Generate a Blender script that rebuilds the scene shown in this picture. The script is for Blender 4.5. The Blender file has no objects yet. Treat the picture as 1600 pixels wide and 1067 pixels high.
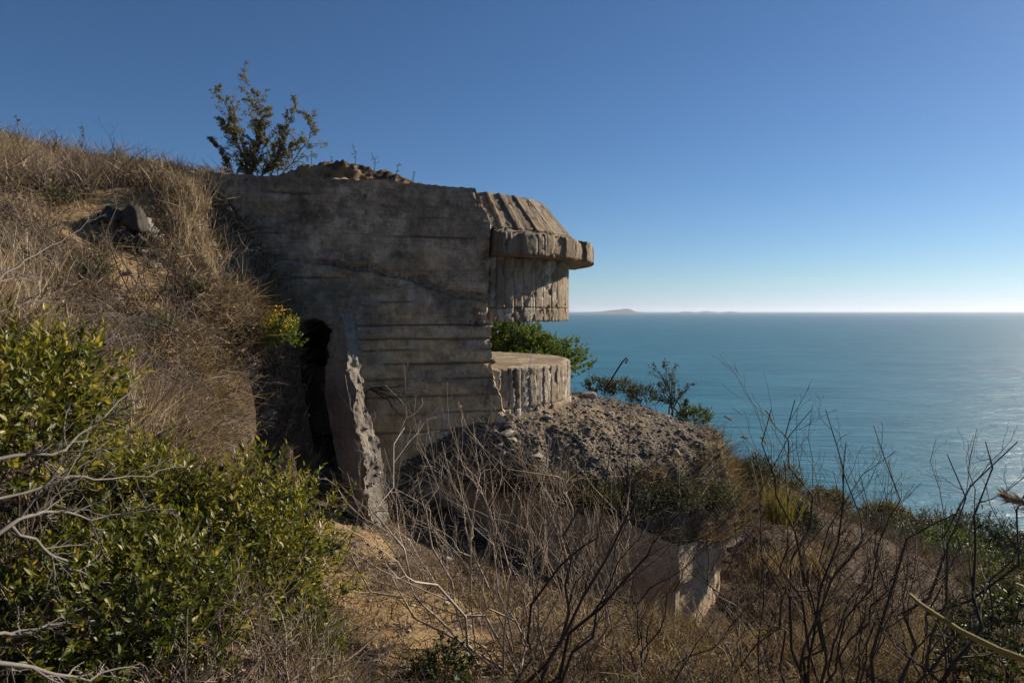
import bpy, math
import numpy as np
PI = math.pi
rng = np.random.default_rng(11)
SC = bpy.context.scene
COL = SC.collection
# ------------------------------------------------------------------ camera, sky, sun, exposure
F, CX, CY, HZ = 1067.0, 800.0, 533.5, 486.0
PITCH = math.atan((CY - HZ) / F)
cam_d = bpy.data.cameras.new('camera'); cam = bpy.data.objects.new('camera', cam_d); COL.objects.link(cam)
cam_d.sensor_width = 36.0; cam_d.lens = 36.0 * F / 1600.0
cam_d.clip_start = 0.05; cam_d.clip_end = 90000.0
cam_d.dof.use_dof = True; cam_d.dof.focus_distance = 8.5; cam_d.dof.aperture_fstop = 9.0
cam.location = (0, 0, 0); cam.rotation_euler = (PI / 2 - PITCH, 0, 0)
SC.camera = cam
SUN_EL, SUN_AZ = math.radians(24.0), math.radians(56.0)     # azimuth clockwise from the view direction (+Y)
world = bpy.data.worlds.new('World'); SC.world = world; world.use_nodes = True
nt = world.node_tree
sky = nt.nodes.new('ShaderNodeTexSky'); sky.sky_type = 'NISHITA'; sky.sun_disc = False
sky.sun_elevation = SUN_EL; sky.sun_rotation = SUN_AZ
sky.altitude = 1800; sky.air_density = 1.0; sky.dust_density = 0.6; sky.ozone_density = 4.0
bg = nt.nodes['Background']; bg.inputs['Strength'].default_value = 0.054
hsv = nt.nodes.new('ShaderNodeHueSaturation'); hsv.inputs['Saturation'].default_value = 1.06; nt.links.new(sky.outputs[0], hsv.inputs['Color'])
wb = nt.nodes.new('ShaderNodeMix'); wb.data_type = 'RGBA'; wb.blend_type = 'MULTIPLY'; wb.inputs[0].default_value = 1.0; wb.inputs[7].default_value = (0.80, 0.94, 0.98, 1)
sepc = nt.nodes.new('ShaderNodeSeparateColor'); comb = nt.nodes.new('ShaderNodeCombineColor'); nt.links.new(hsv.outputs[0], wb.inputs[6]); nt.links.new(wb.outputs[2], sepc.inputs[0])
def wmath(op, a, b, c=0.0):
    x = nt.nodes.new('ShaderNodeMath'); x.operation = op
    for i, v in enumerate((a, b, c)):
        if hasattr(v, 'links'): nt.links.new(v, x.inputs[i])
        else: x.inputs[i].default_value = v
    return x.outputs[0]
gch = sepc.outputs[1]
nt.links.new(wmath('SMOOTH_MIN', sepc.outputs[0], wmath('MULTIPLY', gch, 0.96), 0.8), comb.inputs[0]); nt.links.new(wmath('MULTIPLY', gch, 0.96), comb.inputs[1])
nt.links.new(wmath('SMOOTH_MAX', sepc.outputs[2], wmath('MULTIPLY', gch, 1.08), 1.2), comb.inputs[2]); nt.links.new(comb.outputs[0], bg.inputs[0])
sun_d = bpy.data.lights.new('sun', 'SUN'); sun_d.energy = 5.0; sun_d.angle = math.radians(0.53); sun_d.color = (1.0, 0.87, 0.70)
sun = bpy.data.objects.new('sun', sun_d); COL.objects.link(sun)
sun.rotation_euler = (PI / 2 - SUN_EL, 0, -SUN_AZ + PI)
sun.location = (30, 10, 30)
vs = SC.view_settings
vs.view_transform = 'Standard'; vs.look = 'None'; vs.exposure = 0.70; vs.gamma = 1.0; vs.use_curve_mapping = False
SC.cycles.max_bounces = 6; SC.cycles.diffuse_bounces = 4; SC.cycles.transmission_bounces = 4; SC.cycles.volume_bounces = 0
SC.cycles.use_denoising = True; SC.cycles.denoiser = 'OPENIMAGEDENOISE'; SC.cycles.denoising_prefilter = 'ACCURATE'

# ------------------------------------------------------------------ helpers
def ray(px, py):
    a, b = (px - CX) / F, (CY - py) / F
    c, s = math.cos(PITCH), math.sin(PITCH)
    v = np.array([a, c + b * s, -s + b * c])
    return v / v[1]
def at(px, py, d):
    return ray(px, py) * d
_perm = np.random.default_rng(3).permutation(256); _perm = np.concatenate([_perm, _perm])
_grad = np.random.default_rng(4).normal(size=(256, 3)); _grad /= np.linalg.norm(_grad, axis=1)[:, None]
def perlin(p):
    p = np.asarray(p, float); i = np.floor(p).astype(int); f = p - i; i &= 255
    u = f * f * f * (f * (f * 6 - 15) + 10); out = 0
    for dx in (0, 1):
        for dy in (0, 1):
            for dz in (0, 1):
                h = _perm[_perm[_perm[(i[..., 0] + dx) & 255] + ((i[..., 1] + dy) & 255)] + ((i[..., 2] + dz) & 255)]
                g = _grad[h]; d = f - np.array([dx, dy, dz])
                w = (u[..., 0] if dx else 1 - u[..., 0]) * (u[..., 1] if dy else 1 - u[..., 1]) * (u[..., 2] if dz else 1 - u[..., 2])
                out = out + w * (g * d).sum(-1)
    return out * 1.5
def fbm(p, o=4, ridge=False):
    p = np.asarray(p, float); a, s = 1.0, 0
    for k in range(o):
        n = perlin(p + k * 17.3)
        s = s + a * ((1 - 2 * np.abs(n)) if ridge else n); p = p * 2.03; a *= 0.5
    return s
def sstep(a, b, x):
    t = np.clip((x - a) / (b - a), 0, 1); return t * t * (3 - 2 * t)
def tag(o, label=None, cat=None, group=None, kind=None):
    for k, v in (('label', label), ('category', cat), ('group', group), ('kind', kind)):
        if v: o[k] = v
    return o
def empty(name, loc, label=None, cat=None, group=None):
    o = bpy.data.objects.new(name, None); COL.objects.link(o); o.location = [float(v) for v in loc]; o.empty_display_size = 0.2
    return tag(o, label, cat, group)
def build(name, V, faces, mat, parent=None, smooth=False, tint=None, attrs=None):
    """faces: list of int arrays (n,3) / (n,4). V in world coordinates; a parented mesh is moved to its parent's frame."""
    V = np.asarray(V, np.float64).reshape(-1, 3)
    if parent is not None:
        q = parent; off = np.zeros(3)
        while q is not None: off += np.array(q.location); q = q.parent
        V = V - off; org = None
    else:
        org = V.mean(0); org[2] = V[:, 2].min(); V = V - org
    if not isinstance(faces, (list, tuple)): faces = [faces]
    faces = [np.asarray(f, np.int32) for f in faces if len(f)]
    me = bpy.data.meshes.new(name)
    me.vertices.add(len(V)); me.vertices.foreach_set('co', V.astype(np.float32).ravel())
    nl = sum(f.size for f in faces); nf = sum(len(f) for f in faces)
    me.loops.add(nl); me.polygons.add(nf)
    me.loops.foreach_set('vertex_index', np.concatenate([f.ravel() for f in faces]))
    tot = np.concatenate([np.full(len(f), f.shape[1], np.int32) for f in faces])
    me.polygons.foreach_set('loop_start', np.concatenate([[0], np.cumsum(tot)[:-1]]).astype(np.int32))
    me.polygons.foreach_set('loop_total', tot)
    if smooth: me.polygons.foreach_set('use_smooth', np.ones(nf, bool))
    for k, v in dict(attrs or {}, **({} if tint is None else {'tint': tint})).items():
        a = me.attributes.new(k, 'FLOAT', 'POINT'); a.data.foreach_set('value', np.asarray(v, np.float32).ravel())
    me.update(calc_edges=True); me.validate()
    if mat is not None: me.materials.append(mat)
    o = bpy.data.objects.new(name, me); COL.objects.link(o)
    if parent is not None: o.parent = parent
    else: o.location = org
    return o
class Bag:
    def __init__(s): s.V, s.F, s.T, s.n = [], [], [], 0
    def add(s, V, F, t):
        V = np.asarray(V).reshape(-1, 3)
        s.V.append(V); s.T.append(np.broadcast_to(np.asarray(t, float), (len(V),)))
        for f in (F if isinstance(F, list) else [F]): s.F.append(np.asarray(f) + s.n)
        s.n += len(V)
    def build(s, name, mat, parent=None, smooth=False):
        by = {}
        for f in s.F: by.setdefault(f.shape[1], []).append(f)
        return build(name, np.concatenate(s.V), [np.concatenate(v) for v in by.values()], mat, parent, smooth, tint=np.concatenate(s.T))
def nrmz(v): return v / (np.linalg.norm(v, axis=-1, keepdims=True) + 1e-12)
def tubes(bag, P, R, sides=4, tint=0.5):
    """P (n,k,3) polylines, R (n,k) radii."""
    P = np.asarray(P, float); n, k, _ = P.shape; R = np.broadcast_to(np.asarray(R, float), (n, k))
    T = np.empty_like(P); T[:, 1:-1] = P[:, 2:] - P[:, :-2]; T[:, 0] = P[:, 1] - P[:, 0]; T[:, -1] = P[:, -1] - P[:, -2]
    T = nrmz(T); ref = np.where(np.abs(T[:, :1, 2:3]) > 0.8, np.array([1.0, 0.2, 0]), np.array([0.1, 0.2, 1.0]))
    U = nrmz(np.cross(T, ref)); W = np.cross(T, U)
    a = np.arange(sides) / sides * 2 * PI
    ring = P[:, :, None] + R[:, :, None, None] * (U[:, :, None] * np.cos(a)[:, None] + W[:, :, None] * np.sin(a)[:, None])
    idx = np.arange(n * k * sides).reshape(n, k, sides)
    A, B = idx[:, :-1], idx[:, 1:]
    q = np.stack([A, np.roll(A, -1, 2), np.roll(B, -1, 2), B], -1).reshape(-1, 4)
    t = np.broadcast_to(np.asarray(tint, float).reshape(-1, 1), (n, k * sides)).ravel() if np.ndim(tint) else tint
    bag.add(ring, q, t)
def leaves(bag, p, d, nr, L, W, tint, fold=0.18):
    p = np.asarray(p); n = len(p); d = nrmz(d); s = nrmz(np.cross(d, nr)); nr = np.cross(s, d)
    L = np.broadcast_to(L, (n,))[:, None]; W = np.broadcast_to(W, (n,))[:, None]
    m = p + d * L * 0.45
    V = np.stack([p, m + s * W * 0.5 + nr * W * fold, m - s * W * 0.5 + nr * W * fold, p + d * L - nr * L * 0.08, m], 1)
    b = (np.arange(n) * 5)[:, None]
    f = np.concatenate([b + [0, 4, 1], b + [0, 2, 4], b + [1, 4, 3], b + [4, 2, 3]])
    bag.add(V, f, np.repeat(np.broadcast_to(tint, (n,)), 5))
def blades(bag, p, d, L, W, tint, bend=0.4, up=(0, 0, 1)):
    """thin curved strips (5 verts) leaning along d."""
    n = len(p); d = nrmz(d); side = nrmz(np.cross(d, rng.normal(size=(n, 3)))); b = rng.normal(size=(n, 3)) * np.array([1, 1, 0.4])
    L = L[:, None]; W = W[:, None]
    m = p + d * L * 0.5 + b * L * bend * 0.12; e = p + d * L + b * L * bend * 0.5
    V = np.stack([p - side * W / 2, p + side * W / 2, m - side * W * 0.4, m + side * W * 0.4, e], 1)
    k = (np.arange(n) * 5)[:, None]
    bag.add(V, [k + [0, 1, 3, 2], k + [2, 3, 4]], np.repeat(tint, 5))
def rand_dir(n, zmin=-1.0):
    z = rng.uniform(zmin, 1, n); a = rng.uniform(0, 2 * PI, n); r = np.sqrt(1 - z * z)
    return np.stack([r * np.cos(a), r * np.sin(a), z], 1)
def polyline(p0, p1, k=8, bow=0.1, jit=0.02):
    p0, p1 = np.asarray(p0, float), np.asarray(p1, float); L = np.linalg.norm(p1 - p0)
    t = np.linspace(0, 1, k)[:, None]; b = rng.normal(size=3) * np.array([1, 1, 0.3])
    P = p0 + (p1 - p0) * t + b * L * bow * (t * (1 - t)) * 2
    w = np.cumsum(rng.normal(size=(k, 3)), 0); w -= w[0] + (w[-1] - w[0]) * t
    return P + w * jit * L * 0.5
def kids(P, R, m, lf, ang, up, k=6, t0=0.25, wob=0.05, lmin=0.0):
    """m side branches on each polyline of P."""
    n, kk, _ = P.shape; Ls = np.linalg.norm(P[:, 1:] - P[:, :-1], axis=2).sum(1)
    t = (t0 + (0.97 - t0) * (np.arange(m) + rng.uniform(0, 1, (n, m))) / m)
    f = t * (kk - 1); i = np.clip(f.astype(int), 0, kk - 2); w = (f - i)[..., None]; r_ = np.arange(n)[:, None]
    p0 = P[r_, i] * (1 - w) + P[r_, i + 1] * w; T = nrmz(P[r_, i + 1] - P[r_, i]); r0 = R[r_, i] * (1 - w[..., 0]) + R[r_, i + 1] * w[..., 0]
    side = nrmz(np.cross(T, rng.normal(size=T.shape))); a = np.radians(ang) * rng.uniform(0.6, 1.3, (n, m, 1))
    d = T * np.cos(a) + side * np.sin(a)
    L = (Ls[:, None] * lf * (1.15 - 0.75 * t) * rng.uniform(0.5, 1.2, (n, m)) + lmin)[..., None]
    s = np.linspace(0, 1, k)
    Q = p0[:, :, None] + d[:, :, None] * L[:, :, None] * s[:, None] + np.array([0, 0, up]) * L[:, :, None] * (s ** 2)[:, None]
    Q = Q + np.cumsum(rng.normal(size=Q.shape), 2) * wob * L[:, :, None] * s[:, None]
    RR = np.maximum(r0[..., None] * 0.66 * (1 - 0.68 * s), 0.0011)
    return Q.reshape(-1, k, 3), RR.reshape(-1, k)
# ------------------------------------------------------------------ materials
def mat_new(name):
    m = bpy.data.materials.new(name); m.use_nodes = True
    n = m.node_tree; b = n.nodes['Principled BSDF']; b.inputs['Roughness'].default_value = 0.85
    b.inputs['Specular IOR Level'].default_value = 0.25
    return m, n, b
class G:
    """small node-graph helper"""
    def __init__(s, n): s.n = n
    def new(s, t, **kw):
        x = s.n.nodes.new('ShaderNode' + t)
        for k, v in kw.items(): setattr(x, k, v)
        return x
    def put(s, sock, v):
        if hasattr(v, 'links') or isinstance(v, bpy.types.NodeSocket): s.n.links.new(v, sock)
        elif isinstance(v, (tuple, list)): sock.default_value = (*v, 1) if len(v) == 3 and sock.type == 'RGBA' else v
        else: sock.default_value = v
    def pos(s, scale=(1, 1, 1)):
        g = s.new('NewGeometry'); m = s.new('Mapping'); s.n.links.new(g.outputs['Position'], m.inputs[0]); m.inputs['Scale'].default_value = scale
        return m.outputs[0]
    def noise(s, scale, detail=4, rough=0.6, vec=None, dist=0.0):
        x = s.new('TexNoise'); s.put(x.inputs['Scale'], scale); s.put(x.inputs['Detail'], detail); s.put(x.inputs['Roughness'], rough); s.put(x.inputs['Distortion'], dist)
        s.put(x.inputs['Vector'], vec if vec is not None else s.pos()); return x.outputs[0]
    def voro(s, scale, vec=None, feature='F1', out='Distance'):
        x = s.new('TexVoronoi', feature=feature); s.put(x.inputs['Scale'], scale); s.put(x.inputs['Vector'], vec if vec is not None else s.pos()); return x.outputs[out]
    def ramp(s, v, a, b, c0=0.0, c1=1.0):
        x = s.new('MapRange'); s.put(x.inputs[0], v); x.inputs[1].default_value = a; x.inputs[2].default_value = b; x.inputs[3].default_value = c0; x.inputs[4].default_value = c1
        return x.outputs[0]
    def mix(s, f, a, b, mode='MIX'):
        x = s.new('Mix', data_type='RGBA', blend_type=mode); s.put(x.inputs[0], f); s.put(x.inputs[6], a); s.put(x.inputs[7], b); return x.outputs[2]
    def math(s, op, a, b=0.0):
        x = s.new('Math', operation=op); s.put(x.inputs[0], a); s.put(x.inputs[1], b); return x.outputs[0]
    def attr(s, name): 
        x = s.new('Attribute', attribute_name=name); return x.outputs['Fac']
    def bump(s, h, strength=0.5, dist=0.02, normal=None):
        x = s.new('Bump'); s.put(x.inputs['Height'], h); x.inputs['Strength'].default_value = strength; x.inputs['Distance'].default_value = dist
        if normal is not None: s.put(x.inputs['Normal'], normal)
        return x.outputs[0]
    def cramp(s, v, stops):
        x = s.new('ValToRGB'); s.put(x.inputs[0], v); e = x.color_ramp.elements
        while len(e) < len(stops): e.new(0.5)
        for el, (p, c) in zip(e, stops): el.position = p; el.color = (*c, 1)
        return x.outputs[0]
def concrete(name, warm=0.3, dark=0.5, pale=0.0, stain_z=None, lo=(0.26, 0.205, 0.15), hi=(0.46, 0.375, 0.275)):
    m, n, b = mat_new(name); g = G(n); P = g.pos()
    c = g.mix(g.ramp(g.noise(1.7, 5, 0.65), 0.35, 0.65), lo, hi)
    c = g.mix(g.math('MULTIPLY', g.ramp(g.noise(0.9, 4, 0.6, g.pos((1, 1, 2.2))), 0.42, 0.66), warm), c, (0.36, 0.245, 0.13))
    strk = g.noise(1.0, 5, 0.7, g.pos((5.5, 5.5, 0.5)))
    c = g.mix(g.math('MULTIPLY', g.ramp(strk, 0.46, 0.72), dark), c, (0.075, 0.058, 0.046))
    blot = g.noise(3.4, 6, 0.72)
    c = g.mix(g.math('MULTIPLY', g.ramp(blot, 0.5, 0.68), dark), c, (0.085, 0.067, 0.053))
    if stain_z is not None:
        mt = g.math('MULTIPLY', g.ramp(g.noise(4.5, 10, 0.75), 0.33, 0.67, 0.5, 1.6), g.ramp(g.noise(1.0, 8, 0.75, g.pos((2.5, 2.5, 36))), 0.32, 0.68, 0.68, 1.32)); c = g.mix(1.0, c, mt, 'MULTIPLY')
    if stain_z is not None:       # black algae crust towards the top of the wall, ochre wash below
        z = g.new('SeparateXYZ'); g.put(z.inputs[0], P); zz = g.math('ADD', z.outputs[2], g.ramp(g.noise(1.3, 4), 0.2, 0.8, -0.7, 0.7))
        c = g.mix(g.ramp(zz, stain_z[0], stain_z[1], 0.0, 0.62), c, g.mix(g.ramp(g.noise(6, 8, 0.7), 0.3, 0.7), (0.16, 0.12, 0.086), (0.46, 0.36, 0.26)))
    if pale:
        pp = g.math('MULTIPLY', g.ramp(g.noise(2.6, 5, 0.55), 0.54, 0.58), g.ramp(g.noise(9, 3), 0.3, 0.45))
        c = g.mix(g.math('MULTIPLY', pp, pale), c, (0.52, 0.46, 0.37))
    c = g.mix(g.attr('warm'), c, g.mix(g.ramp(g.noise(7, 8, 0.7), 0.35, 0.65), (0.50, 0.32, 0.155), (0.86, 0.62, 0.36))); c = g.mix(g.attr('pale'), c, (0.72, 0.62, 0.49))
    sp = g.voro(46); spc = g.voro(46, out='Color')
    sx = g.new('SeparateColor'); g.put(sx.inputs[0], spc)
    c = g.mix(g.math('MULTIPLY', g.ramp(sx.outputs[0], 0.78, 0.9), g.ramp(sp, 0.4, 0.25, 0, 0.55)), c, (0.46, 0.42, 0.36))
    c = g.mix(g.math('MULTIPLY', g.ramp(sx.outputs[1], 0.7, 0.85), g.ramp(sp, 0.42, 0.25, 0, 0.6)), c, (0.05, 0.045, 0.04))
    c = g.mix(g.ramp(g.noise(38, 4, 0.7), 0.38, 0.66, 0.0, 0.5), c, g.mix(0.5, c, (0.05, 0.04, 0.035)))
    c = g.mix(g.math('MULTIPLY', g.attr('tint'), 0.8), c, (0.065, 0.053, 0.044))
    g.put(b.inputs['Base Color'], c); b.inputs['Roughness'].default_value = 0.93; b.inputs['Specular IOR Level'].default_value = 0.12
    h = g.math('ADD', g.noise(55, 5, 0.7), g.math('MULTIPLY', g.noise(14, 4, 0.6), 1.4))
    h = g.math('ADD', h, g.math('MULTIPLY', g.ramp(sp, 0.0, 0.4), -0.35))
    g.put(b.inputs['Normal'], g.bump(h, 0.75, 0.022))
    return m
M = {}
M['wall'] = concrete('wall_concrete', 0.25, 0.3, 0.0, (4.0, 5.0), (0.27, 0.205, 0.145), (0.64, 0.50, 0.36))
M['drum'] = concrete('drum_concrete', 0.30, 0.40, 0.9)
M['cap'] = concrete('cornice_concrete', 0.45, 0.55, 0.15)
M['slab'] = concrete('slab_concrete', 0.0, 0.4, 0.1, None, (0.115, 0.102, 0.088), (0.30, 0.268, 0.23))
def simple(name, stops, rough=0.85, transl=0.0, spec=0.25, noise_amt=0.0, nscale=30, bump=0.0):
    m, n, b = mat_new(name); g = G(n)
    t = g.attr('tint')
    if noise_amt: t = g.math('ADD', t, g.ramp(g.noise(nscale, 3), 0.25, 0.75, -noise_amt, noise_amt))
    c = g.cramp(t, stops); g.put(b.inputs['Base Color'], c); b.inputs['Roughness'].default_value = rough; b.inputs['Specular IOR Level'].default_value = spec
    if bump: g.put(b.inputs['Normal'], g.bump(g.noise(nscale * 2, 4, 0.7), bump, 0.01))
    if transl:
        t_ = g.new('BsdfTranslucent'); g.put(t_.inputs[0], g.mix(1.0, c, (1.0, 0.95, 0.45), 'MULTIPLY')); x = g.new('MixShader'); x.inputs[0].default_value = transl
        n.links.new(b.outputs[0], x.inputs[1]); n.links.new(t_.outputs[0], x.inputs[2]); n.links.new(x.outputs[0], n.nodes['Material Output'].inputs[0])
    return m
M['dry'] = simple('dry_grass', [(0, (0.06, 0.043, 0.033)), (0.4, (0.18, 0.132, 0.096)), (0.75, (0.35, 0.27, 0.195)), (1, (0.58, 0.48, 0.36))], 0.8, 0.25)
M['straw'] = simple('pale_twig', [(0, (0.10, 0.075, 0.055)), (0.5, (0.22, 0.17, 0.125)), (1, (0.38, 0.31, 0.24))], 0.8)
M['bark'] = simple('dark_twig_bark', [(0, (0.03, 0.022, 0.018)), (0.5, (0.065, 0.048, 0.038)), (1, (0.13, 0.10, 0.08))], 0.85)
M['grey'] = simple('weathered_dead_wood', [(0, (0.10, 0.088, 0.078)), (0.5, (0.21, 0.19, 0.17)), (1, (0.36, 0.33, 0.30))], 0.85, noise_amt=0.15, nscale=60)
M['leaf'] = simple('glossy_green_leaf', [(0, (0.022, 0.034, 0.007)), (0.45, (0.072, 0.092, 0.012)), (0.8, (0.18, 0.19, 0.028)), (1, (0.36, 0.30, 0.07))], 0.42, 0.48, 0.4)
M['leafd'] = simple('dark_shrub_leaf', [(0, (0.014, 0.024, 0.010)), (0.5, (0.045, 0.066, 0.022)), (1, (0.12, 0.14, 0.045))], 0.55, 0.28, 0.3)
M['pine'] = simple('bright_evergreen_leaf', [(0, (0.02, 0.045, 0.009)), (0.5, (0.075, 0.13, 0.02)), (1, (0.17, 0.23, 0.035))], 0.55, 0.4, 0.3)
M['olive'] = simple('olive_brown_leaf', [(0, (0.035, 0.04, 0.016)), (0.5, (0.10, 0.10, 0.034)), (1, (0.24, 0.20, 0.07))], 0.6, 0.42, 0.3)
M['sage'] = simple('grey_green_leaf', [(0, (0.03, 0.04, 0.022)), (0.5, (0.085, 0.10, 0.05)), (1, (0.17, 0.175, 0.095))], 0.7, 0.25)
M['yellow'] = simple('yellow_petal', [(0, (0.45, 0.26, 0.015)), (1, (0.80, 0.55, 0.03))], 0.6, 0.2)
M['ygrass'] = simple('yellow_green_grass', [(0, (0.10, 0.09, 0.02)), (1, (0.32, 0.27, 0.07))], 0.7, 0.3)
M['stone'] = simple('pale_stone', [(0, (0.09, 0.082, 0.072)), (0.5, (0.21, 0.19, 0.165)), (1, (0.42, 0.38, 0.33))], 0.9, 0, 0.15, 0.22, 22, 0.6)
M['gravel'] = simple('gravel_stone', [(0, (0.05, 0.046, 0.042)), (0.5, (0.13, 0.115, 0.098)), (1, (0.27, 0.235, 0.19))], 0.9, 0, 0.15, 0.12, 30, 0.4)
def soil_mat():
    m, n, b = mat_new('dry_soil'); g = G(n)
    litter = g.mix(g.ramp(g.noise(9, 6, 0.75), 0.35, 0.65), (0.05, 0.036, 0.026), (0.16, 0.115, 0.078))
    sand = g.mix(g.ramp(g.noise(5, 6, 0.7), 0.3, 0.7), (0.24, 0.155, 0.075), (0.42, 0.30, 0.165))
    f = g.math('ADD', g.attr('soil'), g.ramp(g.noise(2.2, 6, 0.7), 0.3, 0.7, -0.45, 0.4))
    c = g.mix(g.ramp(f, 0.25, 0.55), litter, sand)
    c = g.mix(g.ramp(g.noise(40, 3, 0.7), 0.55, 0.75, 0, 0.6), c, (0.05, 0.038, 0.028))
    g.put(b.inputs['Base Color'], c); b.inputs['Roughness'].default_value = 0.95; b.inputs['Specular IOR Level'].default_value = 0.1
    g.put(b.inputs['Normal'], g.bump(g.math('ADD', g.noise(18, 6, 0.7), g.math('MULTIPLY', g.noise(70, 4, 0.7), 0.5)), 0.9, 0.04))
    return m
M['soil'] = soil_mat()
def rubble_mat():
    m, n, b = mat_new('rubble_concrete'); g = G(n)
    c = g.mix(g.ramp(g.noise(14, 6, 0.75), 0.3, 0.7), (0.075, 0.062, 0.05), (0.27, 0.22, 0.165))
    f = g.math('ADD', g.attr('soil'), g.ramp(g.noise(2.6, 5, 0.7), 0.3, 0.7, -0.35, 0.35))
    c = g.mix(g.ramp(f, 0.3, 0.7), c, g.mix(g.ramp(g.noise(20, 5, 0.7), 0.3, 0.7), (0.20, 0.15, 0.10), (0.36, 0.28, 0.19)))
    c = g.mix(g.ramp(g.voro(34), 0.5, 0.15, 0, 0.5), c, (0.28, 0.25, 0.21))
    g.put(b.inputs['Base Color'], c); b.inputs['Roughness'].default_value = 0.95; b.inputs['Specular IOR Level'].default_value = 0.1
    g.put(b.inputs['Normal'], g.bump(g.math('ADD', g.voro(30), g.noise(45, 5, 0.7)), 1.0, 0.04))
    return m
M['rubble'] = rubble_mat()
def sea_mat():
    m, n, b = mat_new('sea_water'); g = G(n)
    c = g.mix(g.ramp(g.noise(0.012, 5, 0.6, g.pos((1, 2.5, 1))), 0.35, 0.65), (0.018, 0.118, 0.18), (0.036, 0.165, 0.235))
    foam = g.math('MULTIPLY', g.ramp(g.noise(0.09, 6, 0.65, g.pos((0.8, 2.2, 1))), 0.735, 0.76), 0.8)
    c = g.mix(foam, c, (0.8, 0.82, 0.82))
    g.put(b.inputs['Base Color'], c); b.inputs['Roughness'].default_value = 0.42; b.inputs['IOR'].default_value = 1.33; b.inputs['Specular IOR Level'].default_value = 0.26
    mp = g.new('Mapping'); ge = g.new('NewGeometry'); n.links.new(ge.outputs['Position'], mp.inputs[0]); mp.inputs['Rotation'].default_value = (0, 0, 0.35); mp.inputs['Scale'].default_value = (0.30, 1.6, 1)
    h = g.math('ADD', g.math('MULTIPLY', g.noise(0.11, 4, 0.55, mp.outputs[0], 0.5), 3.2), g.math('MULTIPLY', g.noise(0.8, 4, 0.65, g.pos((0.5, 1.3, 1))), 0.35))
    g.put(b.inputs['Normal'], g.bump(h, 0.7, 1.0))
    return m
M['sea'] = sea_mat()
m_, n_, b_ = mat_new('island_rock'); b_.inputs['Base Color'].default_value = (0.10, 0.11, 0.08, 1); M['island'] = m_
m_, n_, b_ = mat_new('rusty_iron'); b_.inputs['Base Color'].default_value = (0.035, 0.024, 0.02, 1); b_.inputs['Metallic'].default_value = 0.3; M['iron'] = m_
# ------------------------------------------------------------------ terrain heights
class RBF:
    def __init__(s, pts):
        p = np.array(pts, float); s.x = p[:, :2]; n = len(p)
        A = np.zeros((n + 3, n + 3)); A[:n, :n] = s.k(s.x, s.x) + np.eye(n) * 0.02; A[:n, n] = 1; A[:n, n + 1:] = s.x; A[n, :n] = 1; A[n + 1:, :n] = s.x.T
        s.w = np.linalg.solve(A, np.concatenate([p[:, 2], np.zeros(3)]))
    def k(s, a, b):
        r = np.sqrt(((a[:, None] - b[None]) ** 2).sum(-1)); return r          # linear kernel: no overshoot
    def __call__(s, x, y):
        q = np.stack([np.ravel(x), np.ravel(y)], 1); out = np.empty(len(q)); n = len(s.x)
        for i in range(0, len(q), 20000):
            c = q[i:i + 20000]; out[i:i + 20000] = s.k(c, s.x) @ s.w[:n] + s.w[n] + c @ s.w[n + 1:]
        return out.reshape(np.shape(x))
def pp(*a): return [tuple(at(*t)) for t in a]
FAR = [(10, 30, -9), (18, 45, -17), (30, 60, -30), (2, 30, -6), (0, 42, -14), (-10, 40, -4), (-20, 60, -10), (60, 60, -52), (0, 80, -52), (60, 10, -34), (30, 0, -13), (15, -2, -6), (0, -20, -1),
       (-20, 10, 6), (-20, 30, 6), (-30, -10, 8), (-60, 40, 10), (-60, -40, 20), (40, -40, -15), (0, -60, 0), (90, 90, -56), (90, -60, -50), (-40, 90, -30), (0, 120, -58), (120, 20, -58)]
BANK = FAR + pp((0, 256, 8.6), (110, 270, 9), (200, 292, 9.2), (290, 300, 9.2), (0, 300, 6.9), (0, 400, 5.5), (100, 400, 6.2), (190, 350, 7.0), (300, 320, 7.8), (300, 450, 7.0), (420, 500, 7.8), (470, 500, 8.4), (350, 560, 6.8), (385, 430, 8.1), (340, 380, 7.9),
       (0, 560, 4.3), (150, 560, 5.2), (260, 620, 5.7), (0, 800, 3), (200, 900, 3)) + [tuple(at(345, 286, 8.5)), tuple(at(310, 294, 8.5)), tuple(at(250, 296, 8.4)), (-3.75, 9.2, 1.75), (-4.6, 9.6, 1.9), (-3.3, 8.3, 0.95), (-7, 14, 2.3), (-9, 12, 2.9), (-5, 13, 1.9), (-3, 14, 1.55), (-3, 11, 1.6), (-1.5, 14, 1.0), (-1, 1, -1.5), (0, 0, -1.65), (-3, 0, -0.6), (-6, 3, 1.0), (-6, 0, 1.0)]
FLOOR = FAR + pp((580, 830, 7.4), (480, 770, 7.8), (500, 900, 6), (600, 1000, 4.8), (750, 1067, 4.4), (900, 1000, 5.5), (1000, 1060, 5), (1200, 1010, 7), (800, 890, 8), (1130, 1015, 8.7), (1180, 970, 8.8), (1300, 950, 9.6), (1400, 1010, 8), (1600, 1067, 6.5),
       (1300, 810, 16), (1400, 850, 18), (1500, 880, 24), (1600, 930, 24), (1450, 838, 32), (1600, 890, 40), (1230, 830, 12.5)) + [(2.6, 8.5, -4.35), (3.1, 9.0, -4.35), (1.7, 8.2, -3.95), (2.2, 7.7, -3.8), (1.0, 8.2, -3.5), (4.2, 11.5, -3.3), (3, 16, -2.7), (1, 17, -2.3), (-0.5, 16, -1.9), (5.5, 14, -3.5), (0, 0, -1.9), (1.5, 1, -2.2), (3, 3, -2.8), (6, 6, -4.2), (8, 11, -5.0), (0.5, 20, -3.5)]
rb_, rf_ = RBF(BANK), RBF(FLOOR)
CUT_Y = [-9, 0, 2, 3.2, 4.2, 5, 5.8, 6.5, 7.3, 8.45, 8.9, 10.6, 12, 15, 20, 60]
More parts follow.
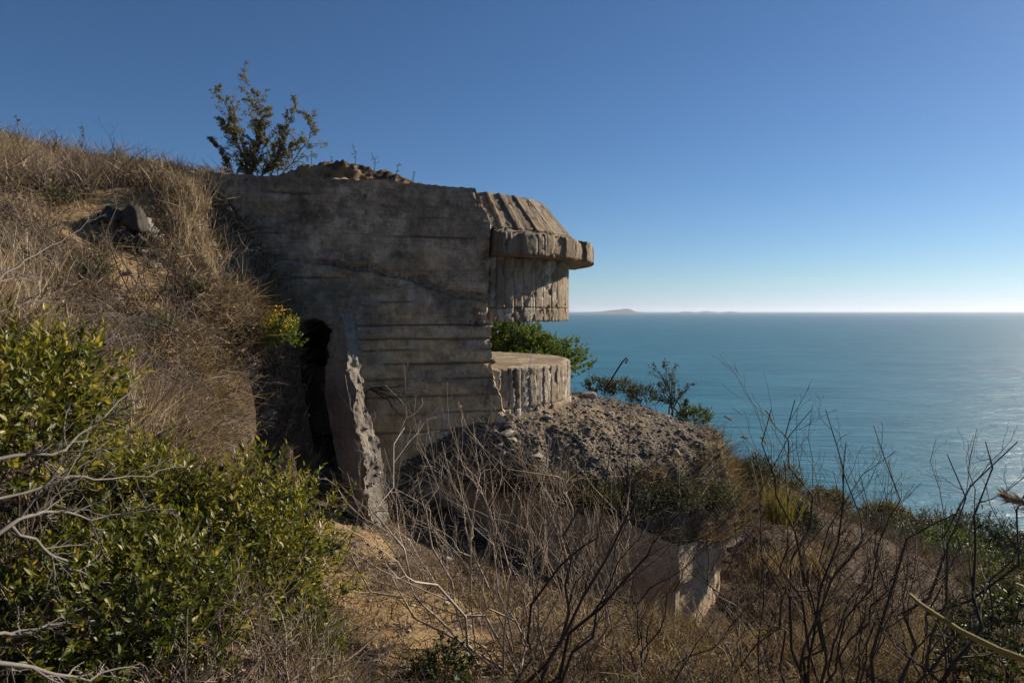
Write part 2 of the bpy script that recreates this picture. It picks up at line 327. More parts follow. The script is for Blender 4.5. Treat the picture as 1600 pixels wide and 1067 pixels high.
CUT_X = [1.2, 0.8, 0.2, -0.9, -1.6, -2.25, -2.62, -2.78, -2.76, -2.58, -3.3, -3.3, -2.2, -2.0, -2.0, -4]
CUT_W = [2, 1.4, 1.0, 0.9, 0.7, 0.55, 0.42, 0.32, 0.26, 0.22, 0.2, 0.3, 0.6, 2.2, 3, 10]
def ground_z(x, y, fine=True):
    x, y = np.asarray(x, float), np.asarray(y, float)
    w = np.interp(y, CUT_Y, CUT_W); xc = np.interp(y, CUT_Y, CUT_X) + 0.18 * perlin(np.stack([x * 0, y * 1.3, x * 0 + 5], -1)) + 0.10 * fbm(np.stack([x * 2.5, y * 3.5, x * 0 + 15], -1), 3)
    s = sstep(-1, 1, (x - xc) / w)
    z = rb_(x, y) * (1 - s) + rf_(x, y) * s
    z = z + 0.10 * fbm(np.stack([x * 0.7, y * 0.7, x * 0], -1), 3)
    if fine: z = z + 0.06 * fbm(np.stack([x * 3.0, y * 3.0, x * 0 + 9], -1), 4)
    return np.maximum(z, -58)
def hit(px, py, d0=1.0, d1=60.0):
    r = ray(px, py); d = np.linspace(d0, d1, 3000); z = ground_z(r[0] * d, d)
    k = np.argmax(r[2] * d < z); d = d[k]; return np.array([r[0] * d, d, float(z[k])])
def on_ground(x, y): return np.array([x, y, float(ground_z(np.array([x]), np.array([y]))[0])])
def warp(n, lo, mid0, mid1, hi, f):
    """grid lines: a fraction f of n evenly inside [mid0, mid1], the rest stretching outwards."""
    k = int(n * f); a = np.linspace(mid0, mid1, k); h = a[1] - a[0]; e = (n - k) // 2
    def out(L):
        g = 1.0
        lo_, hi_ = 1.0, 2.0
        for _ in range(60):
            g = (lo_ + hi_) / 2
            S = h * sum(g ** i for i in range(1, e + 1))
            if S > L: hi_ = g
            else: lo_ = g
        return np.cumsum([h * g ** i for i in range(1, e + 1)])
    return np.concatenate([mid0 - out(mid0 - lo)[::-1], a, mid1 + out(hi - mid1)])
gx, gy = warp(430, -90, -7.5, 7.0, 125, 0.62), warp(430, -70, 1.5, 14.5, 130, 0.6)
X, Y = np.meshgrid(gx, gy); Z = ground_z(X, Y)
def blobs(x, y, lst):
    o = np.zeros(np.shape(x))
    for (p, r) in lst: o = np.maximum(o, np.exp(-((x - p[0]) ** 2 + (y - p[1]) ** 2) / (r * r)))
    return o
SOIL = [(at(120, 395, 6.9), 0.55), (at(190, 410, 7.3), 0.4), (at(275, 612, 6.1), 0.22), (at(210, 440, 6.6), 0.3), (at(545, 835, 7.0), 0.45), (at(640, 940, 5.6), 0.45), (at(690, 1000, 5.0), 0.5), (at(500, 920, 5.8), 0.5), (at(720, 920, 6.0), 0.4), (at(1190, 960, 8.8), 0.4)]
def grid_faces(a, b, wrap=False):
    i = np.arange(a * b).reshape(a, b); return np.stack([i[:-1, :-1], i[:-1, 1:], i[1:, 1:], i[1:, :-1]], -1).reshape(-1, 4)
hill = build('hillside', np.stack([X, Y, Z], -1), grid_faces(*X.shape), M['soil'], smooth=True, attrs={'soil': blobs(X, Y, SOIL)})
tag(hill, 'dry brown hillside falling to the sea', kind='structure')
# ------------------------------------------------------------------ sea and islands
SEA = -50.0
r_ = 42000
sx = np.array([-r_, -3000, -600, 0, 600, 3000, r_]); sy = np.array([-3000, 20, 200, 600, 3000, 12000, r_])
XX, YY = np.meshgrid(sx, sy)
sea = build('sea', np.stack([XX, YY, XX * 0 + SEA], -1), grid_faces(7, 7), M['sea']); tag(sea, 'calm blue sea with small ripples', kind='structure')
def island(x0, x1, d, peaks, label):
    xs = np.linspace(at(x0, HZ, d)[0], at(x1, HZ, d)[0], 60); ys = np.linspace(d - 900, d + 900, 14); A, B = np.meshgrid(xs, ys)
    t = (A - xs[0]) / (xs[-1] - xs[0]); env = np.sin(PI * t) ** 0.5 * np.cos((B - d) / 900 * PI / 2)
    h = sum(a * np.exp(-((t - c) / w) ** 2) for c, w, a in peaks) * env + env * 14 * fbm(np.stack([A / 300, B / 300, A * 0], -1), 4)
    o = build('island', np.stack([A, B, SEA - 4 + np.maximum(h, 0) * 1.0], -1), grid_faces(14, 60), M['island'], smooth=True); tag(o, label, kind='structure')
island(888, 1012, 17000, [(0.75, 0.09, 110), (0.6, 0.14, 70), (0.9, 0.07, 50), (0.3, 0.25, 35)], 'faint hilly island on the horizon beside the bunker')
island(1050, 1155, 17000, [(0.88, 0.09, 70), (0.5, 0.14, 48), (0.2, 0.1, 48)], 'faint low island on the horizon, farther right')
# ------------------------------------------------------------------ the bunker
C0 = np.array([-1.3, 11.4]); WD = np.array([-math.cos(math.radians(15)), -math.sin(math.radians(15))]); WN = np.array([math.sin(math.radians(15)), -math.cos(math.radians(15))])
def wall_hit(px, py=486, dist=2.34):
    r = ray(px, py); p0 = C0 + WN * dist; d = (p0 @ WN) / (r[:2] @ WN); return r * d
W0 = wall_hit(768)[:2]
def wall_uz(px, py):
    p = wall_hit(px, py); return float((p[:2] - W0) @ WD), float(p[2])
bunker = empty('concrete_bunker', (C0[0], C0[1], -3.2), 'weathered concrete coastal gun bunker with round front and wide firing slit, built into the slope', 'bunker')
# flank wall --------------------------------------------------------
nu, nz = 330, 300
uu = np.linspace(0, 1, nu); zz = np.linspace(-3.5, 1.64, nz)
edge = np.interp(zz, [-3.5, -2.0, -1.5, -1.35, -1.15, -0.95, -0.75, -0.2, -0.1, 1.1, 1.22, 1.64], [-0.34, -0.34, -0.30, -0.17, -0.13, -0.03, 0.0, -0.01, 0.06, 0.02, 0.03, 0.22])
edge = edge + 0.022 * fbm(np.stack([zz * 4, zz * 0, zz * 0 + 3], -1), 4) + np.where((zz > -1.4) & (zz < -0.1), 0.02 * fbm(np.stack([zz * 14, zz * 0, zz * 0 + 8], -1), 3), 0)
UL = 3.75
U = edge[:, None] + (UL - edge[:, None]) * uu[None] ** 1.15; ZZ = np.broadcast_to(zz[:, None], U.shape)
Q = np.stack([U, ZZ * 1.0, U * 0], -1)
disp = 0.012 * fbm(Q * 1.6, 4) + 0.006 * fbm(Q * 9, 4)
# board courses: each course sits at its own depth, a thin recessed joint between them
courses = np.array([-3.1, -2.85, -2.6, -2.33, -2.1, -1.86, -1.60, -1.36, -1.13, -0.9, -0.70, -0.52, -0.37, -0.19, 0.12, 0.42, 0.70, 0.97, 1.22, 1.45])
ci = np.searchsorted(courses, ZZ + 0.012 * perlin(np.stack([U * 1.5, ZZ * 0, U * 0 + 2], -1)))
lvl = np.random.default_rng(5).normal(size=30) * 0.006; disp += lvl[ci] * np.where(ZZ < 0, 1.4, 0.7)
tint = np.clip(np.random.default_rng(8).normal(size=30)[ci] * 0.10 + 0.14 * perlin(np.stack([U * 0.8, ZZ * 5, U * 0 + 31], -1)), 0, 0.5)
for k, c in enumerate(courses):
    zc = c + 0.014 * perlin(np.stack([U * 1.2, U * 0 + k, U * 0], -1)); on = sstep(0.0, 0.35, perlin(np.stack([U * 0.9 + k * 7, U * 0 + k * 3.1, U * 0], -1)) + (0.30 if c < 0 else 0.06))
    g = np.exp(-((ZZ - zc) / 0.010) ** 2) * on; disp -= 0.024 * g; tint = np.maximum(tint, 1.0 * np.exp(-((ZZ - zc) / 0.016) ** 2) * on)
u1, z1 = wall_uz(770, 507); g = np.exp(-((ZZ - z1 - 0.006 * perlin(np.stack([U * 3, U * 0, U * 0], -1))) / 0.011) ** 2) * sstep(2.2, 1.2, U); disp -= 0.03 * g; tint = np.maximum(tint, g)
# honeycombed pour seam sagging across the wall
sp = np.array([wall_uz(*q) for q in ((345, 395), (400, 402), (470, 408), (520, 418), (570, 424), (620, 432), (660, 446), (700, 462), (740, 470), (768, 476))])
o_ = np.argsort(sp[:, 0]); sz = np.interp(U, sp[o_, 0], sp[o_, 1]) + 0.05 * perlin(np.stack([U * 2.6, U * 0, U * 0 + 1], -1))
up_w = 0.03 + 0.15 * sstep(2.4, 1.3, U) * (0.7 + 0.6 * perlin(np.stack([U * 2, U * 0, U * 0 + 4], -1)))
band = sstep(-0.012, 0.004, ZZ - sz) * sstep(up_w + 0.05, up_w * 0.4, ZZ - sz)
agg = perlin(np.stack([U * 24, ZZ * 24, U * 0], -1)); disp += band * (0.030 * agg - 0.028 + 0.012 * perlin(Q * 60)); tint = np.maximum(tint, band * (0.55 - 0.6 * agg))
ln = np.exp(-((ZZ - sz) / 0.012) ** 2); disp -= 0.02 * ln; tint = np.maximum(tint, 0.9 * ln)
# scattered pop-outs and cracks
pit = sstep(0.52, 0.72, perlin(Q * 7.5)) * (0.4 + 0.6 * sstep(-0.6, 0.4, ZZ)); disp -= 0.016 * pit; tint = np.maximum(tint, 0.35 * pit)
ck = fbm(np.stack([U * 1.3 + 3, ZZ * 1.7, U * 0 + 6], -1), 4); ck = np.exp(-(ck / 0.012) ** 2) * sstep(0.05, 0.3, perlin(np.stack([U * 0.8, ZZ * 0.8, U * 0 + 12], -1))); disp -= 0.010 * ck; tint = np.maximum(tint, 0.75 * ck)
def rough_patch(u, z, su, sz_, amp):
    global disp, tint
    w = np.exp(-((U - u) / su) ** 2 - ((ZZ - z) / sz_) ** 2); n = fbm(Q * 13 + 30, 3); disp += w * amp * (n - 0.45); tint = np.maximum(tint, w * (0.3 - 0.5 * n))
for q, su, sz_, a in (((480, 335), 0.35, 0.16, 0.03), ((400, 340), 0.25, 0.2, 0.03), ((745, 480), 0.10, 0.22, 0.05), ((745, 500), 0.1, 0.12, 0.06), ((640, 575), 0.05, 0.22, 0.03), ((690, 595), 0.5, 0.05, 0.02), ((760, 620), 0.12, 0.3, 0.05), ((750, 420), 0.12, 0.35, 0.03)):
    rough_patch(*wall_uz(*q), su, sz_, a)
fq = lambda a, b, o, k=5: fbm(np.stack([U * a, ZZ * b, U * 0 + o], -1), k)
crust = sstep(0.02, 0.34, fq(0.9, 1.3, 51) + 0.42 * (ZZ - 0.35)) * (0.55 + 0.5 * fq(6, 6, 52)); drip = sstep(0.12, 0.5, fq(4.5, 0.5, 53)) * sstep(-2.6, -0.2, ZZ)
blotch = sstep(0.25, 0.42, fq(3.0, 3.6, 54)); grainy = sstep(0.3, 0.6, fq(16, 16, 55, 3))
tint = np.clip(np.maximum(tint, np.maximum(0.78 * crust, np.maximum(0.45 * drip, 0.5 * blotch) * (0.35 + 0.65 * sstep(-1.0, 0.3, ZZ)))) + 0.3 * grainy * (0.3 + crust), 0, 1)
uu_, zz_ = wall_uz(500, 470); tint = np.maximum(tint, np.clip(0.85 * np.exp(-((U - uu_) / 0.75) ** 2 - ((ZZ - zz_) / 0.42) ** 2) * (0.8 + 0.5 * fq(5, 5, 63)), 0, 1))
warmth = np.clip(sstep(-0.35, 0.15, fq(0.7, 2.6, 56) - 0.45 * (ZZ + 0.45)) * 0.95 + 0.4 * sstep(0.2, 0.4, fq(2, 5, 57)), 0, 1) * (1 - 0.8 * crust)
palep = np.clip(sstep(0.36, 0.46, fq(2.4, 3.2, 58)) * 0.5 + sstep(0.42, 0.5, fq(9, 9, 59)) * 0.5, 0, 0.7) * (1 - 0.6 * crust)
# the broken lower right edge breaks back from the face
er = sstep(0.14, 0.0, U - edge[:, None]) * (0.5 + 0.9 * perlin(np.stack([U * 6, ZZ * 9, U * 0], -1))); disp -= 0.05 * np.clip(er, 0, 1)
topr = 0.03 * np.clip(perlin(np.stack([U * 3, U * 0, U * 0 + 20], -1)), -1, 1) + 0.02 * perlin(np.stack([U * 11, U * 0, U * 0 + 20], -1))
ZT = ZZ + topr * sstep(1.3, 1.64, ZZ) + 0.03 * sstep(1.2, 1.64, ZZ) * sstep(0.2, 1.5, U)
xy = W0 + U[..., None] * WD + disp[..., None] * WN
front = np.concatenate([xy, ZT[..., None]], -1)
# right end runs back into the mass, roughly along the sight line; top runs back as a strip
Vs, Fs, Ts = [front.reshape(-1, 3)], [grid_faces(nz, nu)[:, ::-1]], [tint.ravel()]
nb = 26; back = np.linspace(0, 1, nb)
endd = np.array([-0.10, 1.0]); endd /= np.linalg.norm(endd)
E = front[:, 0][:, None] + np.concatenate([endd, [0]]) * (back[None, :, None] ** 1.6) * 4.2
en = fbm(E * 5, 4) * 0.03 + fbm(E * 17, 3) * 0.012; E[..., 0] += np.where(back > 0, en * sstep(0, 0.04, back), 0); 
b0 = sum(len(v) for v in Vs); Vs.append(E.reshape(-1, 3)); Fs.append(grid_faces(nz, nb) + b0); Ts.append(np.zeros(nz * nb) + 0.05)
Tt = front[-1][:, None] + np.array([-WN[0], -WN[1], 0]) * (back[None, :, None] ** 1.3) * 4.0
Tt[..., 2] += 0.05 * fbm(Tt * 3, 4) * sstep(0, 0.1, back) + 0.06 * sstep(0.0, 0.3, back)
b0 = sum(len(v) for v in Vs); Vs.append(Tt.reshape(-1, 3)); Fs.append(grid_faces(nu, nb) + b0); Ts.append(np.zeros(nu * nb) + 0.1)
ua, ub, zt = wall_uz(556, 600)[0], wall_uz(385, 600)[0], wall_uz(480, 503)[1]
jag = 0.05 * fbm(np.stack([U * 4, ZZ * 4, U * 0 + 9], -1), 4)
hole = ((U + jag > ua) & (U < ub) & (ZZ + jag < zt - 0.16 * sstep(ua + 0.5, ua, U)))[:-1, :-1].ravel(); Fs[0] = Fs[0][~hole]
wall = build('flank_wall', np.concatenate(Vs), [np.concatenate(Fs)], M['wall'], bunker, tint=np.concatenate(Ts), attrs={'warm': np.concatenate([warmth.ravel(), np.full(sum(map(len, Ts[1:])), 0.3)]), 'pale': np.concatenate([palep.ravel(), np.full(sum(map(len, Ts[1:])), 0.1)])})
wall['label'] = 'dark board-marked side wall with a sagging honeycombed pour seam'
ud, vd = np.meshgrid(np.linspace(0, 1, 24), np.linspace(0, 1, 24), indexing='ij'); Bd, ua, ub = Bag(), ua - 0.06, ub + 0.06
def rp(u, z, d): q = W0 + u[..., None] * WD - (0.03 + d[..., None]) * WN; P = np.concatenate([q, z[..., None]], -1); return P + 0.03 * fbm(P * 3, 3)[..., None]
zlo, zhi = -3.0, zt + 0.10
for P in (rp(ua + 0 * ud, zlo + (zhi - zlo) * ud, 2.2 * vd), rp(ub + 0 * ud, zlo + (zhi - zlo) * ud, 2.2 * vd), rp(ua + (ub - ua) * ud, zhi + 0 * ud, 2.2 * vd), rp(ua + (ub - ua) * ud, zlo + (zhi - zlo) * vd, 2.2 + 0 * ud)):
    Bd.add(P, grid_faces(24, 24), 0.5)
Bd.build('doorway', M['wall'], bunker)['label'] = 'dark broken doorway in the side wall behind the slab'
# round front ---------------------------------------------------------
def revolve(name, prof, mat, a0=-100, a1=110, n=150, parent=bunker, rough=0.012, cap=False):
    prof = np.array(prof, float); seg = []
    for i in range(len(prof) - 1):
        k = max(2, int(np.linalg.norm(prof[i + 1] - prof[i]) / 0.045)); seg.append(prof[i] + (prof[i + 1] - prof[i]) * np.linspace(0, 1, k, endpoint=False)[:, None])
    pr = np.concatenate(seg + [prof[-1:]]); a = np.radians(np.linspace(a0, a1, n))
    R = pr[:, 0][:, None] + 0 * a; Zz = pr[:, 1][:, None] + 0 * a
    P = np.stack([C0[0] + R * np.cos(a), C0[1] + R * np.sin(a), Zz], -1)
    d = rough * fbm(P * 4, 4) + rough * 0.6 * fbm(P * 15, 3); w = np.clip(R / 0.5, 0, 1)
    P[..., 0] += np.cos(a) * d * w; P[..., 1] += np.sin(a) * d * w; P[..., 2] += 0.7 * d * w
    return build(name, P, grid_faces(len(pr), n), mat, parent, tint=np.full(P.shape[:2], 0.12))
def phi_of(px, R, z=0.0):
    r = ray(px, HZ); a = r[:2] @ r[:2]; b = -2 * r[:2] @ C0; c = C0 @ C0 - R * R; D = b * b - 4 * a * c
    d = (-b - math.sqrt(max(D, 0))) / (2 * a); p = r[:2] * d - C0; return math.degrees(math.atan2(p[1], p[0]))
def arc_block(name, parent, mat, f0, f1, z0, z1, r0, rb, rt, off=0.0, rough=0.01, chip=0.02, tone=0.0, gap=0.35):
    """one board-cast face piece: outer face between two angles and heights, radius rb at the foot, rt at the head, edges chipped."""
    f0, f1 = f0 + gap / 2, f1 - gap / 2
    na = max(4, int(math.radians(f1 - f0) * rb / 0.022)); nzz = max(4, int((z1 - z0) / 0.028))
    a = np.radians(np.linspace(f0, f1, na)); z = np.linspace(z0, z1, nzz); A, Z_ = np.meshgrid(a, z); t = (Z_ - z0) / (z1 - z0)
    R = rb + (rt - rb) * t + off; P = np.stack([C0[0] + R * np.cos(A), C0[1] + R * np.sin(A), Z_], -1)
    ea = np.minimum(A - a[0], a[-1] - A) * rb; ez = np.minimum(Z_ - z0, z1 - Z_); e = np.minimum(ea, ez)
    n1 = fbm(P * 6 + off * 90, 4); n2 = fbm(P * 22, 3)
    d = rough * (0.35 * n1 + 0.55 * n2) - chip * sstep(0.016, 0.0, e) * np.clip(1.6 * n1 + 0.5 * n2, 0, 1.5) - 0.022 * sstep(0.36, 0.44, n1 + 0.25 * n2) * (1 + 0.5 * n2)
    R = R + d; P = np.stack([C0[0] + R * np.cos(A), C0[1] + R * np.sin(A), Z_ + 0.3 * d], -1)
    tn = np.clip(tone + 0.25 * sstep(0.3, 0.7, n1), 0, 1) + 0 * R
    ri = r0 + (rt - rb) * t
    I = np.stack([C0[0] + ri * np.cos(A), C0[1] + ri * np.sin(A), Z_], -1)
    V = np.concatenate([P.reshape(-1, 3), I.reshape(-1, 3)]); ix = np.arange(na * nzz).reshape(nzz, na); N = na * nzz
    rim = np.concatenate([ix[0, :], ix[1:, -1], ix[-1, -2::-1], ix[-2:0:-1, 0]]); nx = np.roll(rim, -1)
    side = np.stack([rim, rim + N, nx + N, nx], -1)
    return build(name, V, [np.concatenate([grid_faces(nzz, na), side])], mat, parent, tint=np.concatenate([tn.ravel(), np.full(N, 0.3)]))
RL, RU, RC = 2.27, 2.24, 2.65
rb2 = np.random.default_rng(21)
up_core = revolve('upper_drum', [(0.02, -0.13), (1.6, -0.14), (RU - 0.06, -0.145), (RU - 0.05, -0.10), (RU - 0.05, 0.80)], M['drum'], a1=260, n=260, rough=0.006)
low_core = revolve('parapet', [(RL - 0.06, -1.75), (RL - 0.05, -1.2), (RL - 0.05, -0.85), (RL - 0.07, -0.80), (2.0, -0.80), (1.2, -0.79), (0.02, -0.79)], M['drum'], a0=-110, a1=250, n=260, rough=0.010)
cor_core = revolve('cornice', [(RU - 0.05, 0.755), (RC - 0.05, 0.765), (RC - 0.05, 1.0), (RC - 0.10, 1.03), (2.48, 1.06), (2.34, 1.12), (2.2, 1.15)], M['cap'], a0=-63.6, a1=75, rough=0.022)
# end face of the cornice by the wall
ang = math.radians(-63.6); rr = np.linspace(2.0, RC - 0.02, 16); hz = np.linspace(0.752, 1.06, 12); A, B = np.meshgrid(rr, hz)
B = np.where(A > 2.4, B, B + (2.4 - A) * 0.5 * (B - 0.752) / 0.31); n1 = 0.03 * fbm(np.stack([A * 6, B * 6, A * 0], -1), 3)
build('end_face', np.stack([C0[0] + A * math.cos(ang) - n1, C0[1] + A * math.sin(ang) - n1 * 0.3 - 0.004, B], -1), grid_faces(12, 16), M['cap'], cor_core, tint=np.full(A.shape, 0.3))
roof_core = revolve('roof', [(2.28, 1.10), (2.25, 1.18), (1.84, 1.65), (1.7, 1.68), (0.9, 1.72), (0.02, 1.74)], M['cap'], a0=-100, a1=260, n=260, rough=0.02)
def facets(name, parent, mat, bounds, tail, rows, r0, **kw):
    b = list(bounds)
    while b[-1] < 70: b.append(b[-1] + tail * rb2.uniform(0.8, 1.2))
    for j, (z0, z1, rb_b, rt_b, jit) in enumerate(rows):
        for i in range(len(b) - 1):
            if rb2.uniform() < kw.get('drop', 0): continue
            arc_block(name, parent, mat, b[i], b[i + 1], z0, z1, min(r0, rb_b - 0.12), rb_b, rt_b, off=rb2.normal() * jit, tone=max(0, rb2.normal() * kw.get('tn', 0.1)), chip=kw.get('chip', 0.009), rough=kw.get('rough', 0.009), gap=kw.get('gap', 0.06) * (7 if rb2.uniform() < 0.14 else 1))
facets('board_cast_face', cor_core, M['cap'], [phi_of(p, RC) for p in (784, 793, 801, 818, 840, 851, 855, 868, 884, 899, 905, 916, 923)], 6, [(0.752, 1.045, RC, RC - 0.01, 0.006)], RC - 0.12, tn=0.35, chip=0.03, rough=0.016, drop=0.05)
facets('board_cast_face', up_core, M['drum'], [phi_of(p, RU) for p in (766, 776, 789, 803, 818, 832)] + [phi_of(p, RU) for p in (836, 849, 862, 870, 879, 884)], 6, [(-0.152, 0.045, RU, RU, 0.004), (0.048, 0.76, RU, RU, 0.003)], RU - 0.10, tn=0.22, gap=0.04)
facets('board_cast_face', low_core, M['drum'], [phi_of(p, RL) for p in (768, 782, 797, 805, 814, 827, 838, 850, 861, 870, 880, 888)], 6, [(-1.37, -0.806, RL, RL - 0.005, 0.007), (-1.7, -1.373, RL + 0.002, RL, 0.025)], RL - 0.12, rough=0.018, chip=0.03, gap=0.07, tn=0.3)
facets('board_cast_face', roof_core, M['cap'], [phi_of(p, 2.05) for p in (752, 766, 773, 789, 799, 815, 820, 834, 838, 851, 857, 867, 873)], 6.5, [(1.13, 1.69, 2.34, 1.87, 0.011)], 2.22, rough=0.022, chip=0.03, gap=0.12, tn=0.35, drop=0.05)
# lower storey ----------------------------------------------------------
LOW = np.array([(-1.9, 8.86), (-0.9, 8.98), (-0.2, 8.72), (0.45, 8.5), (1.25, 8.45), (2.12, 8.52), (3.1, 9.72), (3.1, 12.5)]); LTOP = np.array([-2.24, -2.18, -2.24, -2.36, -2.55, -2.98, -3.16, -3.16])
def along(P, h=0.05):
    s = np.concatenate([[0], np.cumsum(np.linalg.norm(P[1:] - P[:-1], axis=1))]); t = np.arange(0, s[-1], h)
    return np.stack([np.interp(t, s, P[:, k]) for k in (0, 1)], 1), t, s
lp, lt, ls = along(LOW, 0.04); ltop = np.interp(lt, ls, LTOP); ld = np.gradient(lp, axis=0); lnr = nrmz(np.stack([ld[:, 1], -ld[:, 0]], 1))
nzl = 60; tz = np.linspace(0, 1, nzl)
ZL = -5.2 + (ltop[None] + 5.2) * tz[:, None]; S = np.broadcast_to(lt[None], ZL.shape); Qs = np.stack([S, ZL, S * 0 + 40], -1)
dl = 0.02 * fbm(Qs * 2, 4) + 0.012 * fbm(Qs * 9, 3) - 0.02 * np.exp(-(((S / 0.17) % 1 - 0.5) / 0.07) ** 2) * (ZL < -3) - 0.08 * sstep(-3.5, -3.56, ZL + 0.05 * perlin(Qs * 3)) * sstep(3.5, 4.3, S)
low = build('lower_wall', np.concatenate([(lp[None] + dl[..., None] * lnr[None]), ZL[..., None]], -1), grid_faces(nzl, len(lt)), M['drum'], bunker, tint=np.clip(0.2 * perlin(Qs * 2), 0, 1) + 0.2 * sstep(5.0, 3.8, S), attrs={'pale': 0.22 * sstep(3.2, 4.3, S) + 0.12 * perlin(Qs * 3).clip(0, 1), 'warm': 0.55 + 0 * S})  # sunlight painted in: paler toward the lit right corner, darker on the shaded left
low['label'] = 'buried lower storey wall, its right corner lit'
# ------------------------------------------------------------------ rubble apron round the drum
def z_prof(R): return -1.44 - 0.05 * (R - 2.2) - 0.105 * (R - 2.2) ** 2
EP = np.radians([-98, -82, -72, -60, -53, -45, -38, -25, -19, -10, 20, 60, 110]); ER = np.array([2.50, 2.46, 2.76, 3.38, 3.66, 4.02, 4.30, 4.78, 4.95, 4.95, 4.85, 4.7, 4.5])
ES = [-2.2, -2.08, -2.12, -2.25, -2.32, -2.34, -2.34, -2.24, -2.18, -2.14, -2.08, -2.1, -2.1]; EZ = [-2.30, -2.16, -2.20, -2.34, -2.44, -2.72, -3.02, -3.16, -3.1, -2.9, -2.7, -2.5, -2.2]
def apron_z(x, y):
    rx, ry = x - C0[0], y - C0[1]; R = np.hypot(rx, ry); a = np.arctan2(ry, rx); Re, Zs, Ze = np.interp(a, EP, ER), np.interp(a, EP, ES), np.interp(a, EP, EZ)
    q = np.clip((R - 2.2) / (Re - 2.2), 0, 1.2); rim = sstep(0.86, 1.0, q + 0.05 * perlin(np.stack([x * 3, y * 3, x * 0 + 2], -1)))
    z = -1.44 + (Zs + 1.44) * q ** 1.25; z = z * (1 - rim) + Ze * rim
    p = np.stack([x, y, x * 0], -1)
    z = z + (0.10 * fbm(p * 1.5 + 50, 5) + 0.006 * fbm(p * 8, 4, True) + 0.005 * np.floor(4 * perlin(p * np.array([3, 5, 1]))) / 2) * sstep(0, 0.12, q)
    return z - 0.10 * sstep(1.0, 1.03, q), q
aa, qq = np.radians(np.linspace(-98, 112, 420)), np.linspace(0, 1.025, 170); A, Qq = np.meshgrid(aa, qq); Re = np.interp(A, EP, ER); R = 2.15 + (Re - 2.15) * Qq
x, y = C0[0] + R * np.cos(A), C0[1] + R * np.sin(A); z, _ = apron_z(x, y)
AS = [(at(840, 690, 8.8), 0.8), (at(760, 715, 8.9), 0.6), (at(900, 660, 10), 0.9), (at(960, 650, 10.5), 0.6)]
apron = build('rubble_apron', np.stack([x, y, z], -1), grid_faces(*A.shape), M['rubble'], attrs={'soil': np.maximum(blobs(x, y, AS), 0.35 * sstep(0.8, 0.95, Qq))})
tag(apron, 'sloping rubble and gravel apron around the bunker front', kind='structure')
ICO = None
def rock_mesh(n, seed, flat=0.7):
    """rough angular stones as arrays: icosphere-like 42-vert shapes built from a noisy cube-sphere"""
    r = np.random.default_rng(seed); k = 3; V = []
    import bmesh
    bm = bmesh.new(); bmesh.ops.create_icosphere(bm, subdivisions=1 if n < 2 else n, radius=1.0)
    V = np.array([v.co for v in bm.verts]); Fc = np.array([[v.index for v in f.verts] for f in bm.faces]); bm.free()
    return V, Fc
def rocks_stuff(name, P, S, mat, parent, seed, tint):
    r = np.random.default_rng(seed); V, Fc = rock_mesh(1, 0); n = len(P); bag = Bag()
    n0 = r.uniform(0.62, 1.25, (n, len(V), 1)); W = V[None] * n0 * r.uniform(0.6, 1.3, (n, 1, 3)) * np.array([1, 1, 0.42])
    a = r.uniform(0, 2 * PI, n); c, s = np.cos(a)[:, None], np.sin(a)[:, None]
    W = np.stack([W[..., 0] * c - W[..., 1] * s, W[..., 0] * s + W[..., 1] * c, W[..., 2]], -1) * S[:, None, None] + P[:, None]
    bag.add(W, (np.arange(n)[:, None, None] * len(V) + Fc[None]).reshape(-1, 3), np.repeat(tint, len(V)))
    o = bag.build(name, mat, parent); o['kind'] = 'stuff'; return o
n = 22000; a = rng.uniform(math.radians(-95), math.radians(60), n); q = rng.uniform(0.02, 0.97, n) ** 0.75; Re = np.interp(a, EP, ER); R = 2.3 + (Re - 2.3) * q
x, y = C0[0] + R * np.cos(a), C0[1] + R * np.sin(a); z, _ = apron_z(x, y); s = 0.006 + 0.04 * rng.uniform(0, 1, n) ** 7
rocks_stuff('gravel', np.stack([x, y, z + s * 0.05], 1), s, M['gravel'], apron, 1, np.clip(rng.normal(0.48, 0.24, n), 0, 1))
n = 1100; a = np.radians(rng.uniform(-63, 50, n)); R_ = rng.uniform(2.28, 2.6, n); s = 0.006 + 0.026 * rng.uniform(0, 1, n) ** 3
rocks_stuff('rubble', np.stack([C0[0] + R_ * np.cos(a), C0[1] + R_ * np.sin(a), np.interp(R_, [2.28, 2.34, 2.48, 2.6], [1.15, 1.12, 1.065, 1.04])], 1), s, M['gravel'], cor_core, 9, np.clip(rng.normal(0.55, 0.3, n), 0, 1))
n = 5000; x, y = rng.uniform(-3, 4.5, n), rng.uniform(3.5, 10, n); keep = x > np.interp(y, CUT_Y, CUT_X); x, y = x[keep], y[keep]; s = 0.006 + 0.03 * rng.uniform(0, 1, len(x)) ** 4
rocks_stuff('gravel', np.stack([x, y, ground_z(x, y)], 1), s, M['stone'], hill, 2, np.clip(rng.normal(0.5, 0.25, len(x)), 0, 1))
def _late_chunks():
    for i in range(58):
        a = math.radians(rng.uniform(-82, 10)); q = rng.choice([rng.uniform(0.02, 0.12), rng.uniform(0.3, 0.8), rng.uniform(0.78, 0.97)]); R_ = 2.25 + (np.interp(a, EP, ER) - 2.25) * q; x, y = C0[0] + R_ * math.cos(a), C0[1] + R_ * math.sin(a)
        z = float(apron_z(np.array([x]), np.array([y]))[0][0]); sz = 0.03 + 0.11 * rng.uniform() ** 2.2
        stone((x, y, z + sz * 0.05), sz, apron, 800 + i, (1.4, 1.0, rng.uniform(0.3, 0.7)), rng.uniform(0.35, 0.8), mat='stone' if i % 3 else 'gravel')
